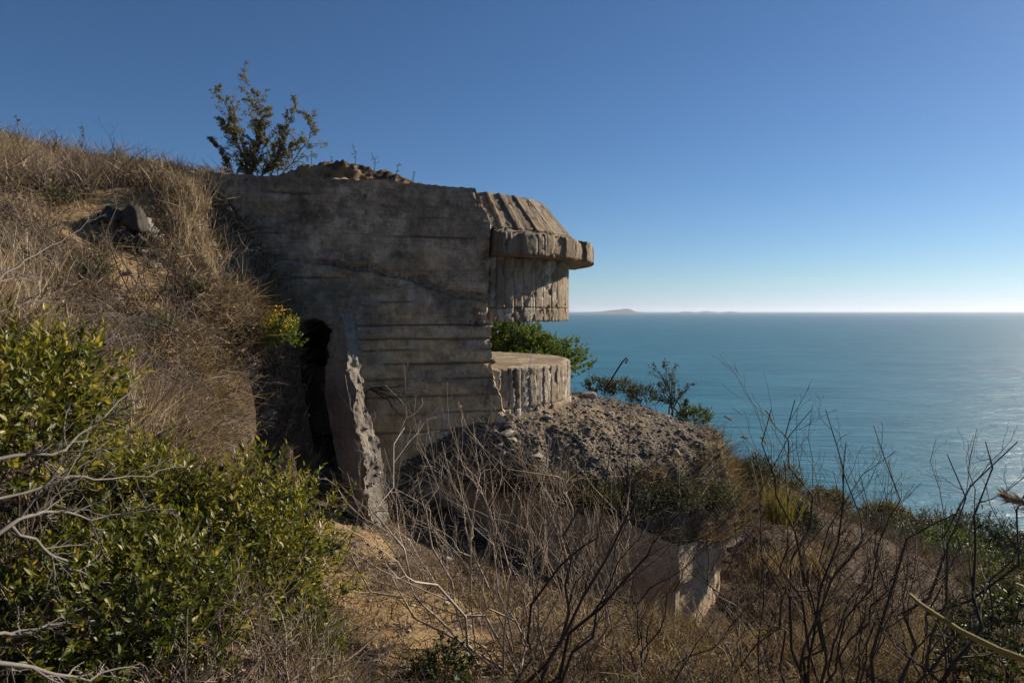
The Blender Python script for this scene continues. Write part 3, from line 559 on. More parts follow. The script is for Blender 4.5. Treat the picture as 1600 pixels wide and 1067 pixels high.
def stone(p, s, parent, seed, sq=(1, 1, 0.7), tone=0.5, label=None, mat='stone', name='stone'):
    V, Fc = rock_mesh(3, seed); r = np.random.default_rng(seed)
    V = V.copy(); pl = nrmz(r.normal(size=(13, 3)))
    for w in pl:                                          # facets: clip the ball by random planes
        d = V @ w; h = r.uniform(0.38, 0.72); V -= np.where(d > h, d - h, 0)[:, None] * w
    V = V * (1 + 0.10 * fbm(V * 2 + seed, 3)[:, None]) * np.array(sq)
    a = r.uniform(0, 2 * PI); V = np.stack([V[:, 0] * math.cos(a) - V[:, 1] * math.sin(a), V[:, 0] * math.sin(a) + V[:, 1] * math.cos(a), V[:, 2]], 1)
    return build(name, V * s + np.asarray(p), Fc, M[mat], parent, tint=np.clip(tone + 0.2 * fbm(V * 3 + seed, 3), 0, 1))
for i, (px, py, s) in enumerate([(340, 408, 0.13), (358, 420, 0.10), (350, 440, 0.12), (375, 410, 0.08), (392, 425, 0.09), (410, 438, 0.08), (425, 447, 0.07), (385, 448, 0.07), (365, 455, 0.09), (330, 385, 0.09), (440, 468, 0.06), (402, 455, 0.06), (230, 365, 0.13), (243, 378, 0.08), (280, 392, 0.09), (252, 405, 0.07), (222, 398, 0.07), (240, 420, 0.08), (203, 430, 0.06), (520, 868, 0.06), (560, 915, 0.05), (1178, 950, 0.08), (1150, 965, 0.07), (1210, 958, 0.07), (1095, 1010, 0.10), (1040, 1000, 0.09)]):
    p = hit(px, py, 3); stone(p + [0, 0, s * 0.15], s, hill, 100 + i, tone=rng.uniform(0.3, 0.75))
for i in range(46):
    if i < 30: y = rng.uniform(5.6, 8.4); x = np.interp(y, CUT_Y, CUT_X) + rng.uniform(-0.25, 0.3)
    else: f_ = at(585, 850, 7.4); x, y = f_[0] + rng.normal() * 0.35, f_[1] + rng.normal() * 0.25 - 0.1
    sz = rng.uniform(0.025, 0.075); stone(on_ground(x, y) + [0, 0, sz * 0.1], sz, hill, 600 + i, tone=rng.uniform(0.2, 0.7))
_late_chunks()
p = hit(188, 356, 4); oc = empty('rock_outcrop', p, 'dark jagged rock outcrop in the dry bank at left', 'rock')
for i, (dx, dz, sc, sq) in enumerate([(-0.22, 0.03, 0.16, (1.5, 0.8, 0.6)), (0.0, 0.08, 0.18, (1.2, 0.8, 0.8)), (0.17, 0.03, 0.17, (0.9, 0.8, 1.0)), (0.05, -0.10, 0.15, (1.3, 0.8, 0.7)), (-0.12, -0.16, 0.12, (1.2, 0.8, 0.8)), (0.22, -0.15, 0.11, (1, 0.8, 1)), (-0.33, -0.02, 0.09, (1.4, 0.8, 0.6))]):
    stone(p + [dx, -0.06, dz], sc, oc, 500 + i, sq, 0.02, mat='gravel', name='rock')
p = hit(235, 362, 4)
o = stone(p + [0, -0.08, 0.03], 0.13, None, 78, (0.8, 0.7, 1.0), 0.95, name='boulder'); tag(o, 'pale whitish rock beside the dark outcrop', 'rock')
# ------------------------------------------------------------------ the broken slab leaning by the wall
def slab():
    foot, head = at(588, 850, 7.4), at(533, 486, 7.95)              # near right edge of the broad face
    ax = head - foot; L = np.linalg.norm(ax); ax /= L
    h0 = np.array([-0.93, 0.36, 0.0]); wd = nrmz(h0 - ax * (h0 @ ax)); th = np.cross(ax, wd); th *= np.sign(th[1])      # width to the left, thickness away from the camera
    n1, n2, n3 = 110, 30, 20; bag = Bag()
    for (mode, a, b, flip) in (('w0', n1, n2, 1), ('w1', n1, n2, 0), ('v0', n1, n3, 0), ('v1', n1, n3, 1), ('u1', n2, n3, 0), ('u0', n2, n3, 1)):
        A, B = np.meshgrid(np.linspace(0, 1, a), np.linspace(0, 1, b), indexing='ij'); O = A * 0 + int(mode[1])
        u, v, w = {'w': (A, B, O), 'v': (A, O, B), 'u': (O, A, B)}[mode[0]]
        wid = np.interp(u, [0, 0.15, 0.38, 0.55, 0.78, 1.0], [0.20, 0.28, 0.34, 0.37, 0.38, 0.28]); top = 1 - 0.20 * v ** 1.3 - 0.03 * perlin(np.stack([v * 7, w * 3, v * 0], -1)) * (v > 0.02)
        thick = 0.30 + 0.05 * np.sin(u * 7)
        P = foot + ax * (u * L * np.where(u > 0.4, 1 - (1 - top) * (u - 0.4) / 0.6, 1))[..., None] + wd * (v * wid)[..., None] + th * (w * thick)[..., None]
        nn = np.stack([fbm(P * 5 + k * 31, 4) for k in range(3)], -1) * 0.035 + np.stack([fbm(P * 22 + k * 13, 3) for k in range(3)], -1) * 0.012 + np.stack([np.floor(3 * perlin(P * 7 + k * 5)) / 3 for k in range(3)], -1) * 0.022
        k = np.where((v < 0.02), 1.3, np.where(u > 0.93, 1.2, 0.4)) * np.ones_like(u)
        k = np.maximum(k, 1.3 * sstep(0.16, 0.0, v)); k = np.maximum(k, sstep(0.45, 0.25, u) * 0.9)
        f = grid_faces(a, b); bag.add(P + nn * k[..., None], f[:, ::-1] if flip else f, np.clip(0.12 + 0.3 * fbm(P * 4, 3) - 0.25 * (v < 0.05), 0, 0.6).ravel())
    return bag, foot, th, ax
bag, foot, th, ax = slab()
sl = empty('leaning_slab', foot, 'tall broken concrete slab leaning upright in front of the dark wall', 'slab')
bag.build('slab', M['slab'], sl)
for i in range(9):
    t = rng.uniform(0.05, 0.97); p = foot + ax * t * 2.7 + th * rng.uniform(0.02, 0.28) + np.array([0.0, -0.01, 0])
    stone(p, rng.uniform(0.02, 0.05), sl, 300 + i, tone=rng.uniform(0.3, 0.8), name='exposed_stone')
# ------------------------------------------------------------------ earth mound on the roof
mx, my = np.linspace(-3.6, -0.9, 120), np.linspace(9.1, 11.0, 70); A, B = np.meshgrid(mx, my)
cx_, cy_ = -2.55 + 0.0, 9.85
e = np.interp(A, [-3.5, -3.25, -2.95, -2.6, -2.1, -1.75, -1.4, -1.1], [0, 0.10, 0.22, 0.24, 0.21, 0.17, 0.08, 0]) * sstep(0, 0.28, B - 9.2 - 0.1 * (A + 3) + 0.1 * perlin(np.stack([A * 3, A * 0, A * 0], -1))) * sstep(11.0, 10.4, B)
p_ = np.stack([A, B, A * 0], -1); hgt = 1.66 + e * 1.3 * (1 + 0.35 * fbm(p_ * 3, 4)) + 0.05 * fbm(p_ * 7, 4, True) * (e > 0.02) - 0.05 * (e < 0.01)
mound = build('earth_mound', np.stack([A, B, hgt], -1), grid_faces(*A.shape), M['soil'], attrs={'soil': 0.25 + 0.3 * (B < 9.5)}); tag(mound, 'low crumbling earth mound on the bunker roof', 'mound')
n = 500; x = rng.uniform(-3.2, -1.0, n); y = 9.14 + 0.1 * (x + 3) + np.abs(rng.normal(0, 0.1, n)); s = 0.008 + 0.022 * rng.uniform(0, 1, n) ** 2
rocks_stuff('gravel', np.stack([x, y, 1.69 + 0 * x], 1), s, M['stone'], mound, 5, np.clip(rng.normal(0.55, 0.25, n), 0, 1))
# ------------------------------------------------------------------ dry grass and brush (uncountable)
def cover(name, label, x, y, z, size, dens_tone, mat, wmul=1.0):
    n = len(x); bag = Bag(); p = np.stack([x, y, z - 0.02], 1); kind = rng.uniform(0, 1, n)
    tone = np.clip(0.45 + 0.28 * perlin(np.stack([x * 1.1, y * 1.1, x * 0 + 3], -1)) + rng.normal(0, 0.26, n) + dens_tone, 0, 1)
    w = np.clip(0.005 + 0.0008 * y, 0.006, 0.035) * wmul
    g = kind < 0.55; d = rand_dir(n, 0.0) + np.array([0.0, 0, 1.1])
    blades(bag, p[g], d[g], (size * rng.uniform(0.4, 1.25, n))[g], w[g] * rng.uniform(0.5, 1.2, g.sum()), tone[g], 0.5)
    g = (kind >= 0.55) & (kind < 0.9); d = rand_dir(n, -0.2) + np.array([0, 0, 0.15]); q = p + np.stack([0 * x, 0 * x, size * rng.uniform(0, 0.7, n)], 1)
    blades(bag, q[g], d[g], (size * rng.uniform(0.5, 1.4, n))[g], w[g] * rng.uniform(0.5, 1.1, g.sum()), np.clip(tone[g] - 0.08, 0, 1), 1.0)
    g = kind >= 0.9; d = rand_dir(n, -0.5); q = p + np.stack([0 * x, 0 * x, size * rng.uniform(0, 0.9, n)], 1)
    leaves(bag, q[g], d[g], rand_dir(g.sum()), size[g] * 0.10 + 0.012, size[g] * 0.05 + 0.008, np.clip(tone[g] - 0.1, 0, 1))
    o = bag.build(name, mat); return tag(o, label, kind='stuff')
def scatter(n, x0, x1, y0, y1, cond):
    x, y = rng.uniform(x0, x1, n), rng.uniform(y0, y1, n); k = cond(x, y); return x[k], y[k]
def bankside(x, y): return x < np.interp(y, CUT_Y, CUT_X) + 0.4
clump = lambda x, y, f=1.4, o=0: perlin(np.stack([x * f, y * f, x * 0 + o], -1))
bare = lambda x, y: blobs(x, y, SOIL[:4])
x, y = scatter(360000, -9.5, 0.5, 1.6, 13.0, lambda x, y: bankside(x, y) & (rng.uniform(0, 1, len(x)) < np.clip(0.55 + 0.5 * clump(x, y) + 0.8 * clump(x, y, 4.2, 9), 0.05, 1) * (1 - 0.93 * bare(x, y))) & (x > -0.78 * y - 1.0) & (~((x > -3.75) & (y > 8.9 + 0.27 * (x + 2.3)))))
size = np.clip(0.19 + 0.16 * clump(x, y, 0.8, 7) + 0.16 * clump(x, y, 3.2, 2), 0.04, 0.5) * np.where(y > 8.5, 0.9, 1.0) * (1 - 0.45 * sstep(0.9, 0.0, np.interp(y, CUT_Y, CUT_X) - x))
cover('dry_grass', 'tangled dry brown grass and brush covering the left bank', x, y, ground_z(x, y), size, 0.06, M['dry'])
x, y = scatter(300000, -2.9, 7.5, 2.6, 11.5, lambda x, y: ~bankside(x, y) & (rng.uniform(0, 1, len(x)) < np.clip(0.45 + 0.7 * clump(x, y, 1.6, 4), 0.05, 1) * (1 - 0.62 * blobs(x, y, SOIL[4:]))) & (y < 8.9 - 0.1 * x + 0.8 * (x > 3.1)) & (x < 0.78 * y + 0.6) & ~((x > 1.6) & (x < 3.6) & (y > 7.6) & (y < 9.6) & (rng.uniform(0, 1, len(x)) < 0.75)))
size = np.clip(0.11 + 0.12 * clump(x, y, 1.0, 8) + 0.12 * sstep(0.3, 1.6, x), 0.03, 0.42)
cover('dry_litter', 'low dry grass and litter on the ground before the bunker', x, y, ground_z(x, y), size, 0.05, M['dry'])
x, y = scatter(420000, 2.6, 34, 6.0, 46, lambda x, y: (rng.uniform(0, 1, len(x)) < np.clip(14 / y, 0.12, 1) ** 1.3 * np.clip(0.75 + 0.5 * clump(x, y, 0.7, 4), 0.3, 1) * np.where((x > 0.5 * y) & (y > 10), 0.4, 1)) & (x < 0.80 * y + 1) & (np.hypot(x - C0[0], y - C0[1]) > 4.9))
size = np.clip(0.26 + 0.2 * clump(x, y, 0.5, 3), 0.10, 0.5) * np.where(y > 14, 1.1, 0.85)
cover('dry_brush', 'brown dry scrub covering the slope above the sea at right', x, y, ground_z(x, y), size, -0.3, M['dry'], 1.1)
n = 7000; y = rng.uniform(4.6, 8.3, n); xc = np.interp(y, CUT_Y, CUT_X); x = xc - rng.uniform(-0.12, 0.3, n) + 0.12 * clump(xc, y, 2.5, 3); z = ground_z(x - 0.2, y) - 0.03
lip = Bag(); blades(lip, np.stack([x, y, z], 1), rand_dir(n, -0.6) + np.array([0.35, -0.3, 0.1]), rng.uniform(0.08, 0.32, n) * (0.7 + 0.6 * clump(x, y, 3, 6)), np.full(n, 0.009) * rng.uniform(0.4, 1.1, n), np.clip(rng.normal(0.45, 0.28, n), 0, 1), 0.9)
tag(lip.build('dry_grass', M['dry']), 'dry grass hanging over the edge of the dark hollow', kind='stuff')
x, y = scatter(2200, -7.5, -1.2, 3.0, 9.0, lambda x, y: bankside(x, y) & (clump(x, y, 0.7, 61) > 0.05) & (x > -0.76 * y - 0.4) & (x < np.interp(y, CUT_Y, CUT_X) - 0.1) & (~((x > -3.9) & (y > 8.3 + 0.27 * (x + 2.3)))))
x, y = x[:420], y[:420]; m = 34; p = np.repeat(np.stack([x, y, ground_z(x, y)], 1), m, 0) + rng.normal(size=(len(x) * m, 3)) * [0.035, 0.035, 0]; n = len(p)
tf = Bag(); blades(tf, p, rand_dir(n, 0.2) * [0.55, 0.55, 1] + [0, 0, 0.7], np.repeat(rng.uniform(0.15, 0.42, len(x)), m) * rng.uniform(0.5, 1.2, n), np.full(n, 0.007), np.clip(np.repeat(rng.normal(0.8, 0.15, len(x)), m) + rng.normal(0, 0.1, n), 0, 1), 0.5)
tag(tf.build('straw_tufts', M['dry']), 'pale straw tufts scattered over the left bank', kind='stuff')
def twig_mass(name, label, x, y, h, mat, tone, r=0.0045):
    n = len(x); p = np.stack([x, y, ground_z(x, y) - 0.02], 1); k = 7; t_ = np.linspace(0, 1, k)
    d = nrmz(rand_dir(n, -0.1) * [1, 1, 0.6] + [0, 0, 0.55]) * (h * rng.uniform(0.6, 1.4, n))[:, None]
    P = p[:, None] + d[:, None] * t_[None, :, None] + np.cumsum(rng.normal(size=(n, k, 3)), 1) * (0.05 * h)[:, None, None] * t_[None, :, None]
    Rr = (r * rng.uniform(0.6, 1.3, n))[:, None] * (1 - 0.7 * t_)[None]; bag = Bag(); tn = np.clip(tone + rng.normal(0, 0.25, n), 0, 1); tubes(bag, P, Rr, 3, tn)
    P2, R2 = kids(P, Rr, 4, 0.42, 45, 0.05, 5, 0.2, 0.08); tubes(bag, P2, R2, 3, np.clip(np.repeat(tn, 4) + rng.normal(0, 0.1, n * 4), 0, 1))
    return tag(bag.build(name, mat), label, kind='stuff')
x, y = scatter(17000, -7.5, -0.5, 2.2, 9.2, lambda x, y: (x < np.interp(y, CUT_Y, CUT_X) + 0.3) & (clump(x, y, 1.1, 21) > -0.12) & (bare(x, y) < 0.6) & (x > -0.78 * y - 0.5) & (~((x > -3.75) & (y > 8.7 + 0.27 * (x + 2.3)))))
twig_mass('twig_brush', 'tangled bare twigs growing through the dry grass of the left bank', x, y, 0.30 + 0.22 * clump(x, y, 0.9, 5), M['straw'], 0.45)
x, y = scatter(9000, -1.5, 16, 3.6, 20, lambda x, y: (x > np.interp(y, CUT_Y, CUT_X) + 1.4) & (clump(x, y, 0.8, 25) > 0.0 - 0.3 * (x > 3)) & (x < 0.78 * y + 0.5) & (np.hypot(x - C0[0], y - C0[1]) > 5.0) & (blobs(x, y, SOIL[4:]) < 0.4))
y_ = rng.uniform(4.8, 8.4, 900); x_ = np.interp(y_, CUT_Y, CUT_X) - rng.uniform(0.0, 0.35, 900)
twig_mass('twig_brush', 'bare twigs leaning out over the dark hollow', x_, y_, 0.3 + 0 * x_, M['straw'], 0.55)
twig_mass('twig_brush', 'low tangle of bare brown twigs below and right of the bunker', x, y, np.clip(0.32 + 0.25 * clump(x, y, 0.7, 6), 0.1, 0.6) * (1 + 0.03 * y), M['bark'], 0.75, 0.006)
# ------------------------------------------------------------------ plant builders
def twig_thing(name, label, cat, base, stems, mat, r0=0.012, levels=((7, 0.42, 38, 0.25), (5, 0.4, 40, 0.15)), group=None, tone=0.5, bow=0.25, part='stem', sides=5, wob=0.085):
    t = empty(name, base, label, cat, group)
    for tip in stems:
        rr = r0 * rng.uniform(0.7, 1.15); st = np.asarray(base) + rng.normal(size=3) * np.array([0.05, 0.05, 0.0])
        P = polyline(st, tip, 10, bow, 0.085)[None]; R = (rr * (1 - 0.78 * np.linspace(0, 1, 10)))[None]
        bag = Bag(); tubes(bag, P, R, sides, tone + rng.normal() * 0.1)
        for (m, lf, ang, up) in levels:
            P, R = kids(P, R, m, lf, ang, up, 6, 0.22, wob); tubes(bag, P, R, 3, np.clip(tone + rng.normal(size=len(P)) * 0.15, 0, 1))
        bag.build(part, mat, t)
    return t
def shoot_bush(name, label, cat, base, centre, rad, n, slen, leaf, mats, per=14, upb=0.7, tone=(0.66, 0.3), group=None, stem_mat=None, fill=0.55, ang=55, wl=0.34, stems=7, flowers=None, lobes=0.25):
    """shrub: woody stems, then leafy shoots spread through an uneven ellipsoid."""
    t = empty(name, base, label, cat, group); base = np.asarray(base, float); centre = np.asarray(centre, float); rad = np.asarray(rad, float)
    d = rand_dir(n, -0.75); rr = rng.uniform(fill, 1.0, n) ** 0.8 * (1 + lobes * 1.6 * perlin(d * 1.9 + centre * 3)) ; q = centre + d * rr[:, None] * rad
    sd = nrmz(d * 0.8 + np.array([0, 0, upb]) + rng.normal(size=(n, 3)) * 0.28); L = slen * rng.uniform(0.5, 1.25, n)
    sb = Bag()
    for i in range(stems):
        e = centre + rand_dir(1, -0.1)[0] * rad * 0.7; P = polyline(base + rng.normal(size=3) * np.array([0.06, 0.06, 0]) * rad[0], e, 8, 0.3, 0.05)[None]; R = (0.02 * rad.max() * (1 - 0.7 * np.linspace(0, 1, 8)))[None]
        tubes(sb, P, R, 5, 0.4); P2, R2 = kids(P, R, 8, 0.5, 40, 0.2, 6); tubes(sb, P2, R2, 3, 0.4)
    k = 4; s = np.linspace(0, 1, k); SP = q[:, None] + sd[:, None] * (L[:, None, None] * s[None, :, None]) + np.array([0, 0, 0.12]) * (L[:, None, None] * (s ** 2)[None, :, None])
    tubes(sb, SP, np.broadcast_to(leaf * 0.045 * (1.2 - s), (n, k)), 3, 0.45)
    sb.build('stem', stem_mat or M['bark'], t)['kind'] = 'stuff'
    lt_ = rng.uniform(0.08, 1.0, (n, per)); az = np.arange(per) * 2.4 + rng.uniform(0, 6, (n, 1)); side = nrmz(np.cross(sd, rng.normal(size=(n, 3)))); s2 = np.cross(sd, side)
    out = side[:, None] * np.cos(az)[..., None] + s2[:, None] * np.sin(az)[..., None]
    a = np.radians(ang) * rng.uniform(0.6, 1.25, (n, per, 1)) * (1.15 - 0.5 * lt_[..., None]); ld_ = sd[:, None] * np.cos(a) + out * np.sin(a)
    pos = q[:, None] + sd[:, None] * (L[:, None] * lt_)[..., None] + np.array([0, 0, 0.12]) * (L[:, None] * lt_ ** 2)[..., None]
    ton = np.clip(tone[0] + tone[1] * rng.normal(size=(n, 1)) * 0.6 + tone[1] * rng.normal(size=(n, per)) * 0.6 + 0.25 * (lt_ - 0.5), 0, 1)
    bag = Bag(); ll = leaf * rng.uniform(0.45, 1.3, n * per) * (1.1 - 0.35 * lt_.ravel())
    leaves(bag, pos.reshape(-1, 3), ld_.reshape(-1, 3), (sd[:, None] * 1.0 + rng.normal(size=ld_.shape) * 0.3).reshape(-1, 3), ll, ll * wl, ton.ravel())
    o = bag.build('foliage', mats, t); o['kind'] = 'stuff'
    return t
# ------------------------------------------------------------------ tree on the roof, pine behind the slit
def sapling(name, label, base, tips, mat, leaf, nleaf, cat='tree', r0=0.03, lev=((11, 0.34, 32, 0.35), (6, 0.42, 40, 0.1)), tone=(0.5, 0.2)):
    t = empty(name, base, label, cat); fo = Bag(); tr = Bag()
    for tip in tips:
        P = polyline(np.asarray(base) + rng.normal(size=3) * [0.12, 0.12, 0], tip, 12, 0.15, 0.03)[None]; R = (r0 * (1 - 0.8 * np.linspace(0, 1, 12)))[None]; tubes(tr, P, R, 6, 0.5)
        for (m, lf, ang, up) in lev:
            P, R = kids(P, R, m, lf, ang, up, 6, 0.15, 0.05); tubes(tr, P, R, 3, 0.45)
            nn = len(P); k = rng.integers(1, 6, (nn, nleaf)); w = rng.uniform(0, 1, (nn, nleaf, 1)); i = np.arange(nn)[:, None]
            p = P[i, k - 1] * (1 - w) + P[i, k] * w + rng.normal(size=(nn, nleaf, 3)) * leaf * 0.4; p = p.reshape(-1, 3); N = len(p)
            leaves(fo, p, rand_dir(N, -0.8), rand_dir(N), leaf * rng.uniform(0.6, 1.3, N), leaf * 0.5, np.clip(rng.normal(*tone, N), 0, 1))
    tr.build('trunk', M['bark'], t); o = fo.build('crown', mat, t); o['kind'] = 'stuff'; return t
zb = 1.62
D = 10.6
sapling('young_tree', 'slender young tree with sparse small leaves behind the bunker roof', at(395, 300, D), [at(*q, D + rng.uniform(-0.4, 0.4)) for q in ((338, 135), (375, 105), (398, 140), (420, 165), (462, 155), (484, 180), (328, 215), (445, 190), (360, 170), (340, 180), (410, 200), (470, 215))], M['olive'], 0.030, 15, r0=0.012, lev=((20, 0.22, 45, 0.08), (5, 0.5, 45, -0.15)), tone=(0.78, 0.22))
pb = on_ground(0.3, 16.6)
shoot_bush('pine_tree', 'bright green bushy evergreen tree seen through the firing slit', 'tree', pb, (0.2, 16.6, -1.2), (1.35, 1.2, 0.95), 4200, 0.12, 0.06, M['pine'], 18, 0.3, (0.7, 0.25), fill=0.5, wl=0.5, lobes=0.45)
pb = on_ground(-1.6, 17.4)
shoot_bush('pine_tree', 'darker evergreen crown behind the bright one in the slit, left side', 'tree', pb, (-1.3, 17.6, -1.1), (1.4, 1.2, 1.0), 2600, 0.13, 0.065, M['pine'], 16, 0.3, (0.5, 0.2), fill=0.45, wl=0.5)
# ------------------------------------------------------------------ big green shrubs at lower left
def bush_at(px, py, d, rpx, rpy, depth, **kw):
    c = at(px, py, d); g = on_ground(c[0], c[1]); g[2] = min(g[2], c[2] - 0.2)
    return dict(base=g, centre=c, rad=(rpx / F * d, depth, rpy / F * d), **kw)
shoot_bush('evergreen_shrub', 'large glossy green shrub with upright leafy shoots below the dark hollow', 'shrub', mats=M['leaf'], cat_=None, **{}) if False else None
def bush(name, label, px, py, d, rpx, rpy, depth, n, slen, leaf, mat, **kw):
    b = bush_at(px, py, d, rpx, rpy, depth)
    return shoot_bush(name, label, 'shrub', b['base'], b['centre'], b['rad'], n, slen, leaf, M[mat], **kw)
bush('evergreen_shrub', 'large glossy green shrub with upright leafy shoots below the dark hollow', 345, 905, 3.5, 165, 160, 0.65, 1500, 0.18, 0.05, 'leaf', fill=0.4)
bush('evergreen_shrub', 'glossy green shrub at the left edge under pale dead branches', 25, 660, 2.5, 120, 105, 0.4, 620, 0.15, 0.045, 'leaf', fill=0.45, tone=(0.72, 0.3))
bush('evergreen_shrub', 'dark green shrub filling the bottom left corner', 130, 985, 2.6, 230, 140, 0.55, 1200, 0.16, 0.046, 'leaf', fill=0.4, tone=(0.55, 0.3))
bush('evergreen_shrub', 'small green shrub between the two larger ones at left', 215, 790, 3.3, 85, 80, 0.4, 380, 0.15, 0.042, 'leaf', fill=0.4, tone=(0.62, 0.3))
bush('evergreen_shrub', 'low green shrub spilling over the sandy ground at bottom left', 430, 1010, 3.4, 90, 75, 0.3, 420, 0.13, 0.042, 'leaf', fill=0.4, tone=(0.55, 0.2))
bush('evergreen_shrub', 'dark glossy shrub in the bottom right corner', 1580, 1015, 5.6, 85, 105, 0.6, 420, 0.16, 0.06, 'leafd', fill=0.4, tone=(0.6, 0.25))
bush('evergreen_shrub', 'dark green shrub at the bottom edge below the large one', 300, 1055, 3.0, 120, 70, 0.35, 520, 0.15, 0.046, 'leaf', fill=0.3, tone=(0.4, 0.2))
# bramble on the sand at the bottom
bush('bramble', 'low dark bramble on the sand at the bottom edge', 690, 1050, 4.4, 45, 20, 0.25, 60, 0.12, 0.05, 'leafd', fill=0.3, wl=0.6, per=8)
# flowering plant and its green neighbour
def ground_bush(name, label, px, py, rad, n, slen, leaf, mat, up=0.6, d0=3, d1=60, **kw):
    p = hit(px, py, d0, d1)
    return p, shoot_bush(name, label, kw.pop('cat', 'shrub'), p, p + np.array([0, 0, rad[2] * up]), rad, n, slen, leaf, M[mat], **kw)
p = at(438, 528, 7.35)
fl = shoot_bush('flowering_plant', 'green plant topped with yellow flowers at the edge of the hollow', 'plant', p - [0, 0, 0.22], p, (0.19, 0.16, 0.17), 130, 0.15, 0.045, M['pine'], 16, 1.0, (0.75, 0.2), fill=0.2, wl=0.3)
fb = Bag(); n = 150; c = np.array([at(430, 490, 7.25), at(424, 503, 7.25), at(455, 498, 7.25), at(440, 486, 7.25), at(447, 510, 7.2)])[rng.integers(0, 5, n)] + rng.normal(size=(n, 3)) * 0.03
leaves(fb, c, rand_dir(n, 0), rand_dir(n), 0.022, 0.02, rng.uniform(0, 1, n)); o = fb.build('flower', M['yellow'], fl); o['kind'] = 'stuff'; o['label'] = 'yellow flower heads'
p = at(330, 520, 7.1)
shoot_bush('leafy_plant', 'small grey green plant on the bank left of the yellow flowers', 'plant', p - [0, 0, 0.2], p, (0.19, 0.15, 0.12), 90, 0.11, 0.045, M['sage'], 12, 0.8, (0.5, 0.2), fill=0.2)
for px, py, rr, lab in [(150, 445, 0.13, 'low green sprig among dry grass under the dark outcrop'), (255, 535, 0.15, 'green sprig on the bank left of the grey green plant'), (95, 330, 0.12, 'small green sprig high on the left bank'), (300, 470, 0.12, 'green sprig near the rubble beside the wall'), (375, 545, 0.13, 'green sprig just left of the yellow flowers')]:
    p = hit(px, py, 3.0); shoot_bush('leafy_plant', lab, 'plant', p, p + [0, 0, rr * 0.8], (rr, rr, rr * 0.8), 60, 0.10, 0.036, M['sage'], 10, 0.9, (0.55, 0.25), group='green sprigs on the bank', fill=0.2, stems=3)
# ------------------------------------------------------------------ plants on the apron rim, behind it and down the slope
def apron_pt(px, py):
    r = ray(px, py); d = np.linspace(7, 16, 2500); z, q = apron_z(r[0] * d, d); k = np.argmax(r[2] * d < z); return np.array([r[0] * d[k], d[k], z[k]])
for px, py, rx, rz, tone, lab in [(990, 800, 0.42, 0.22, 0.45, 'grey green herb cushion on the apron rim, leftmost'), (1050, 790, 0.40, 0.24, 0.5, 'grey green herb cushion in the middle of the apron rim'), (1110, 790, 0.42, 0.22, 0.38, 'olive herb cushion on the apron rim near the lit corner'), (1165, 765, 0.38, 0.30, 0.3, 'brownish herb cushion at the right end of the apron'), (930, 790, 0.3, 0.16, 0.35, 'small dark herb cushion under the rubble apron')]:
    p = apron_pt(px, py); shoot_bush('herb_cushion', lab, 'plant', p, p + [0, 0, rz * 0.3], (rx, 0.34, rz), 520, 0.15, 0.036, M['sage'] if tone > 0.35 else M['olive'], 14, 0.9, (tone, 0.22), group='plants on the apron rim', fill=0.2, wl=0.3, stems=4)
n = 9000; a = np.radians(rng.uniform(-80, 5, n)); q = np.clip(rng.normal(0.95, 0.06, n), 0.78, 1.0); Re = np.interp(a, EP, ER); R_ = 2.2 + (Re - 2.2) * q; x, y = C0[0] + R_ * np.cos(a), C0[1] + R_ * np.sin(a); z, _ = apron_z(x, y)
k = (clump(x, y, 2.0, 41) + 0.35 * sstep(-0.9, -0.5, a) > 0.0); x, y, z, n = x[k], y[k], z[k], k.sum(); rim = Bag()
blades(rim, np.stack([x, y, z - 0.02], 1), rand_dir(n, -0.2) + np.array([0.2, -0.2, 0.6]), rng.uniform(0.08, 0.34, n), np.full(n, 0.011) * rng.uniform(0.4, 1.1, n), np.clip(rng.normal(0.35, 0.25, n), 0, 1), 0.8)
tag(rim.build('rim_grass', M['dry']), 'dry grass along the broken rim of the rubble apron', kind='stuff')
def far_bush(name, label, px, py, d, rpx, rpy, n, slen, leaf, mat, tone=(0.45, 0.2), group=None, **kw):
    c = at(px, py, d); g = on_ground(c[0], c[1]); R = (rpx / F * d, rpx / F * d * 0.8, rpy / F * d)
    return shoot_bush(name, label, 'shrub', (g[0], g[1], min(g[2], c[2])), c, R, n, slen, leaf, M[mat], tone=tone, group=group, **kw)
far_bush('dark_shrub', 'low dark shrub behind the rubble beside the evergreen', 938, 606, 14.5, 24, 12, 160, 0.14, 0.05, 'leafd', (0.3, 0.2))
far_bush('dark_shrub', 'low brown shrub at the foot of the iron hook', 968, 608, 14.2, 24, 12, 160, 0.14, 0.05, 'olive', (0.2, 0.15))
far_bush('dark_shrub', 'low dark shrub between the iron hook and the sapling', 1005, 620, 13.6, 24, 12, 160, 0.14, 0.05, 'leafd', (0.35, 0.2))
far_bush('dark_shrub', 'green shrub at the end of the rubble crest', 1085, 655, 12.6, 26, 14, 180, 0.14, 0.05, 'pine', (0.35, 0.2))
far_bush('dark_shrub', 'small green shrub right of the rubble crest, above the herb cushions', 1185, 735, 11.4, 18, 20, 160, 0.14, 0.045, 'leafd', (0.4, 0.2))
far_bush('dark_shrub', 'brownish shrub against the sea right of the apron', 1225, 752, 13, 26, 22, 160, 0.16, 0.045, 'olive', (0.2, 0.15))
D = 13.0
sapling('young_tree', 'small sparse sapling standing against the sea behind the rubble', at(1052, 650, D), [at(*q, D + rng.uniform(-0.3, 0.3)) for q in ((1022, 568), (1038, 562), (1050, 575), (1082, 598), (1070, 625), (1030, 600), (1095, 640))], M['leafd'], 0.035, 9, r0=0.016, lev=((8, 0.34, 40, 0.15), (4, 0.5, 40, 0.0)))
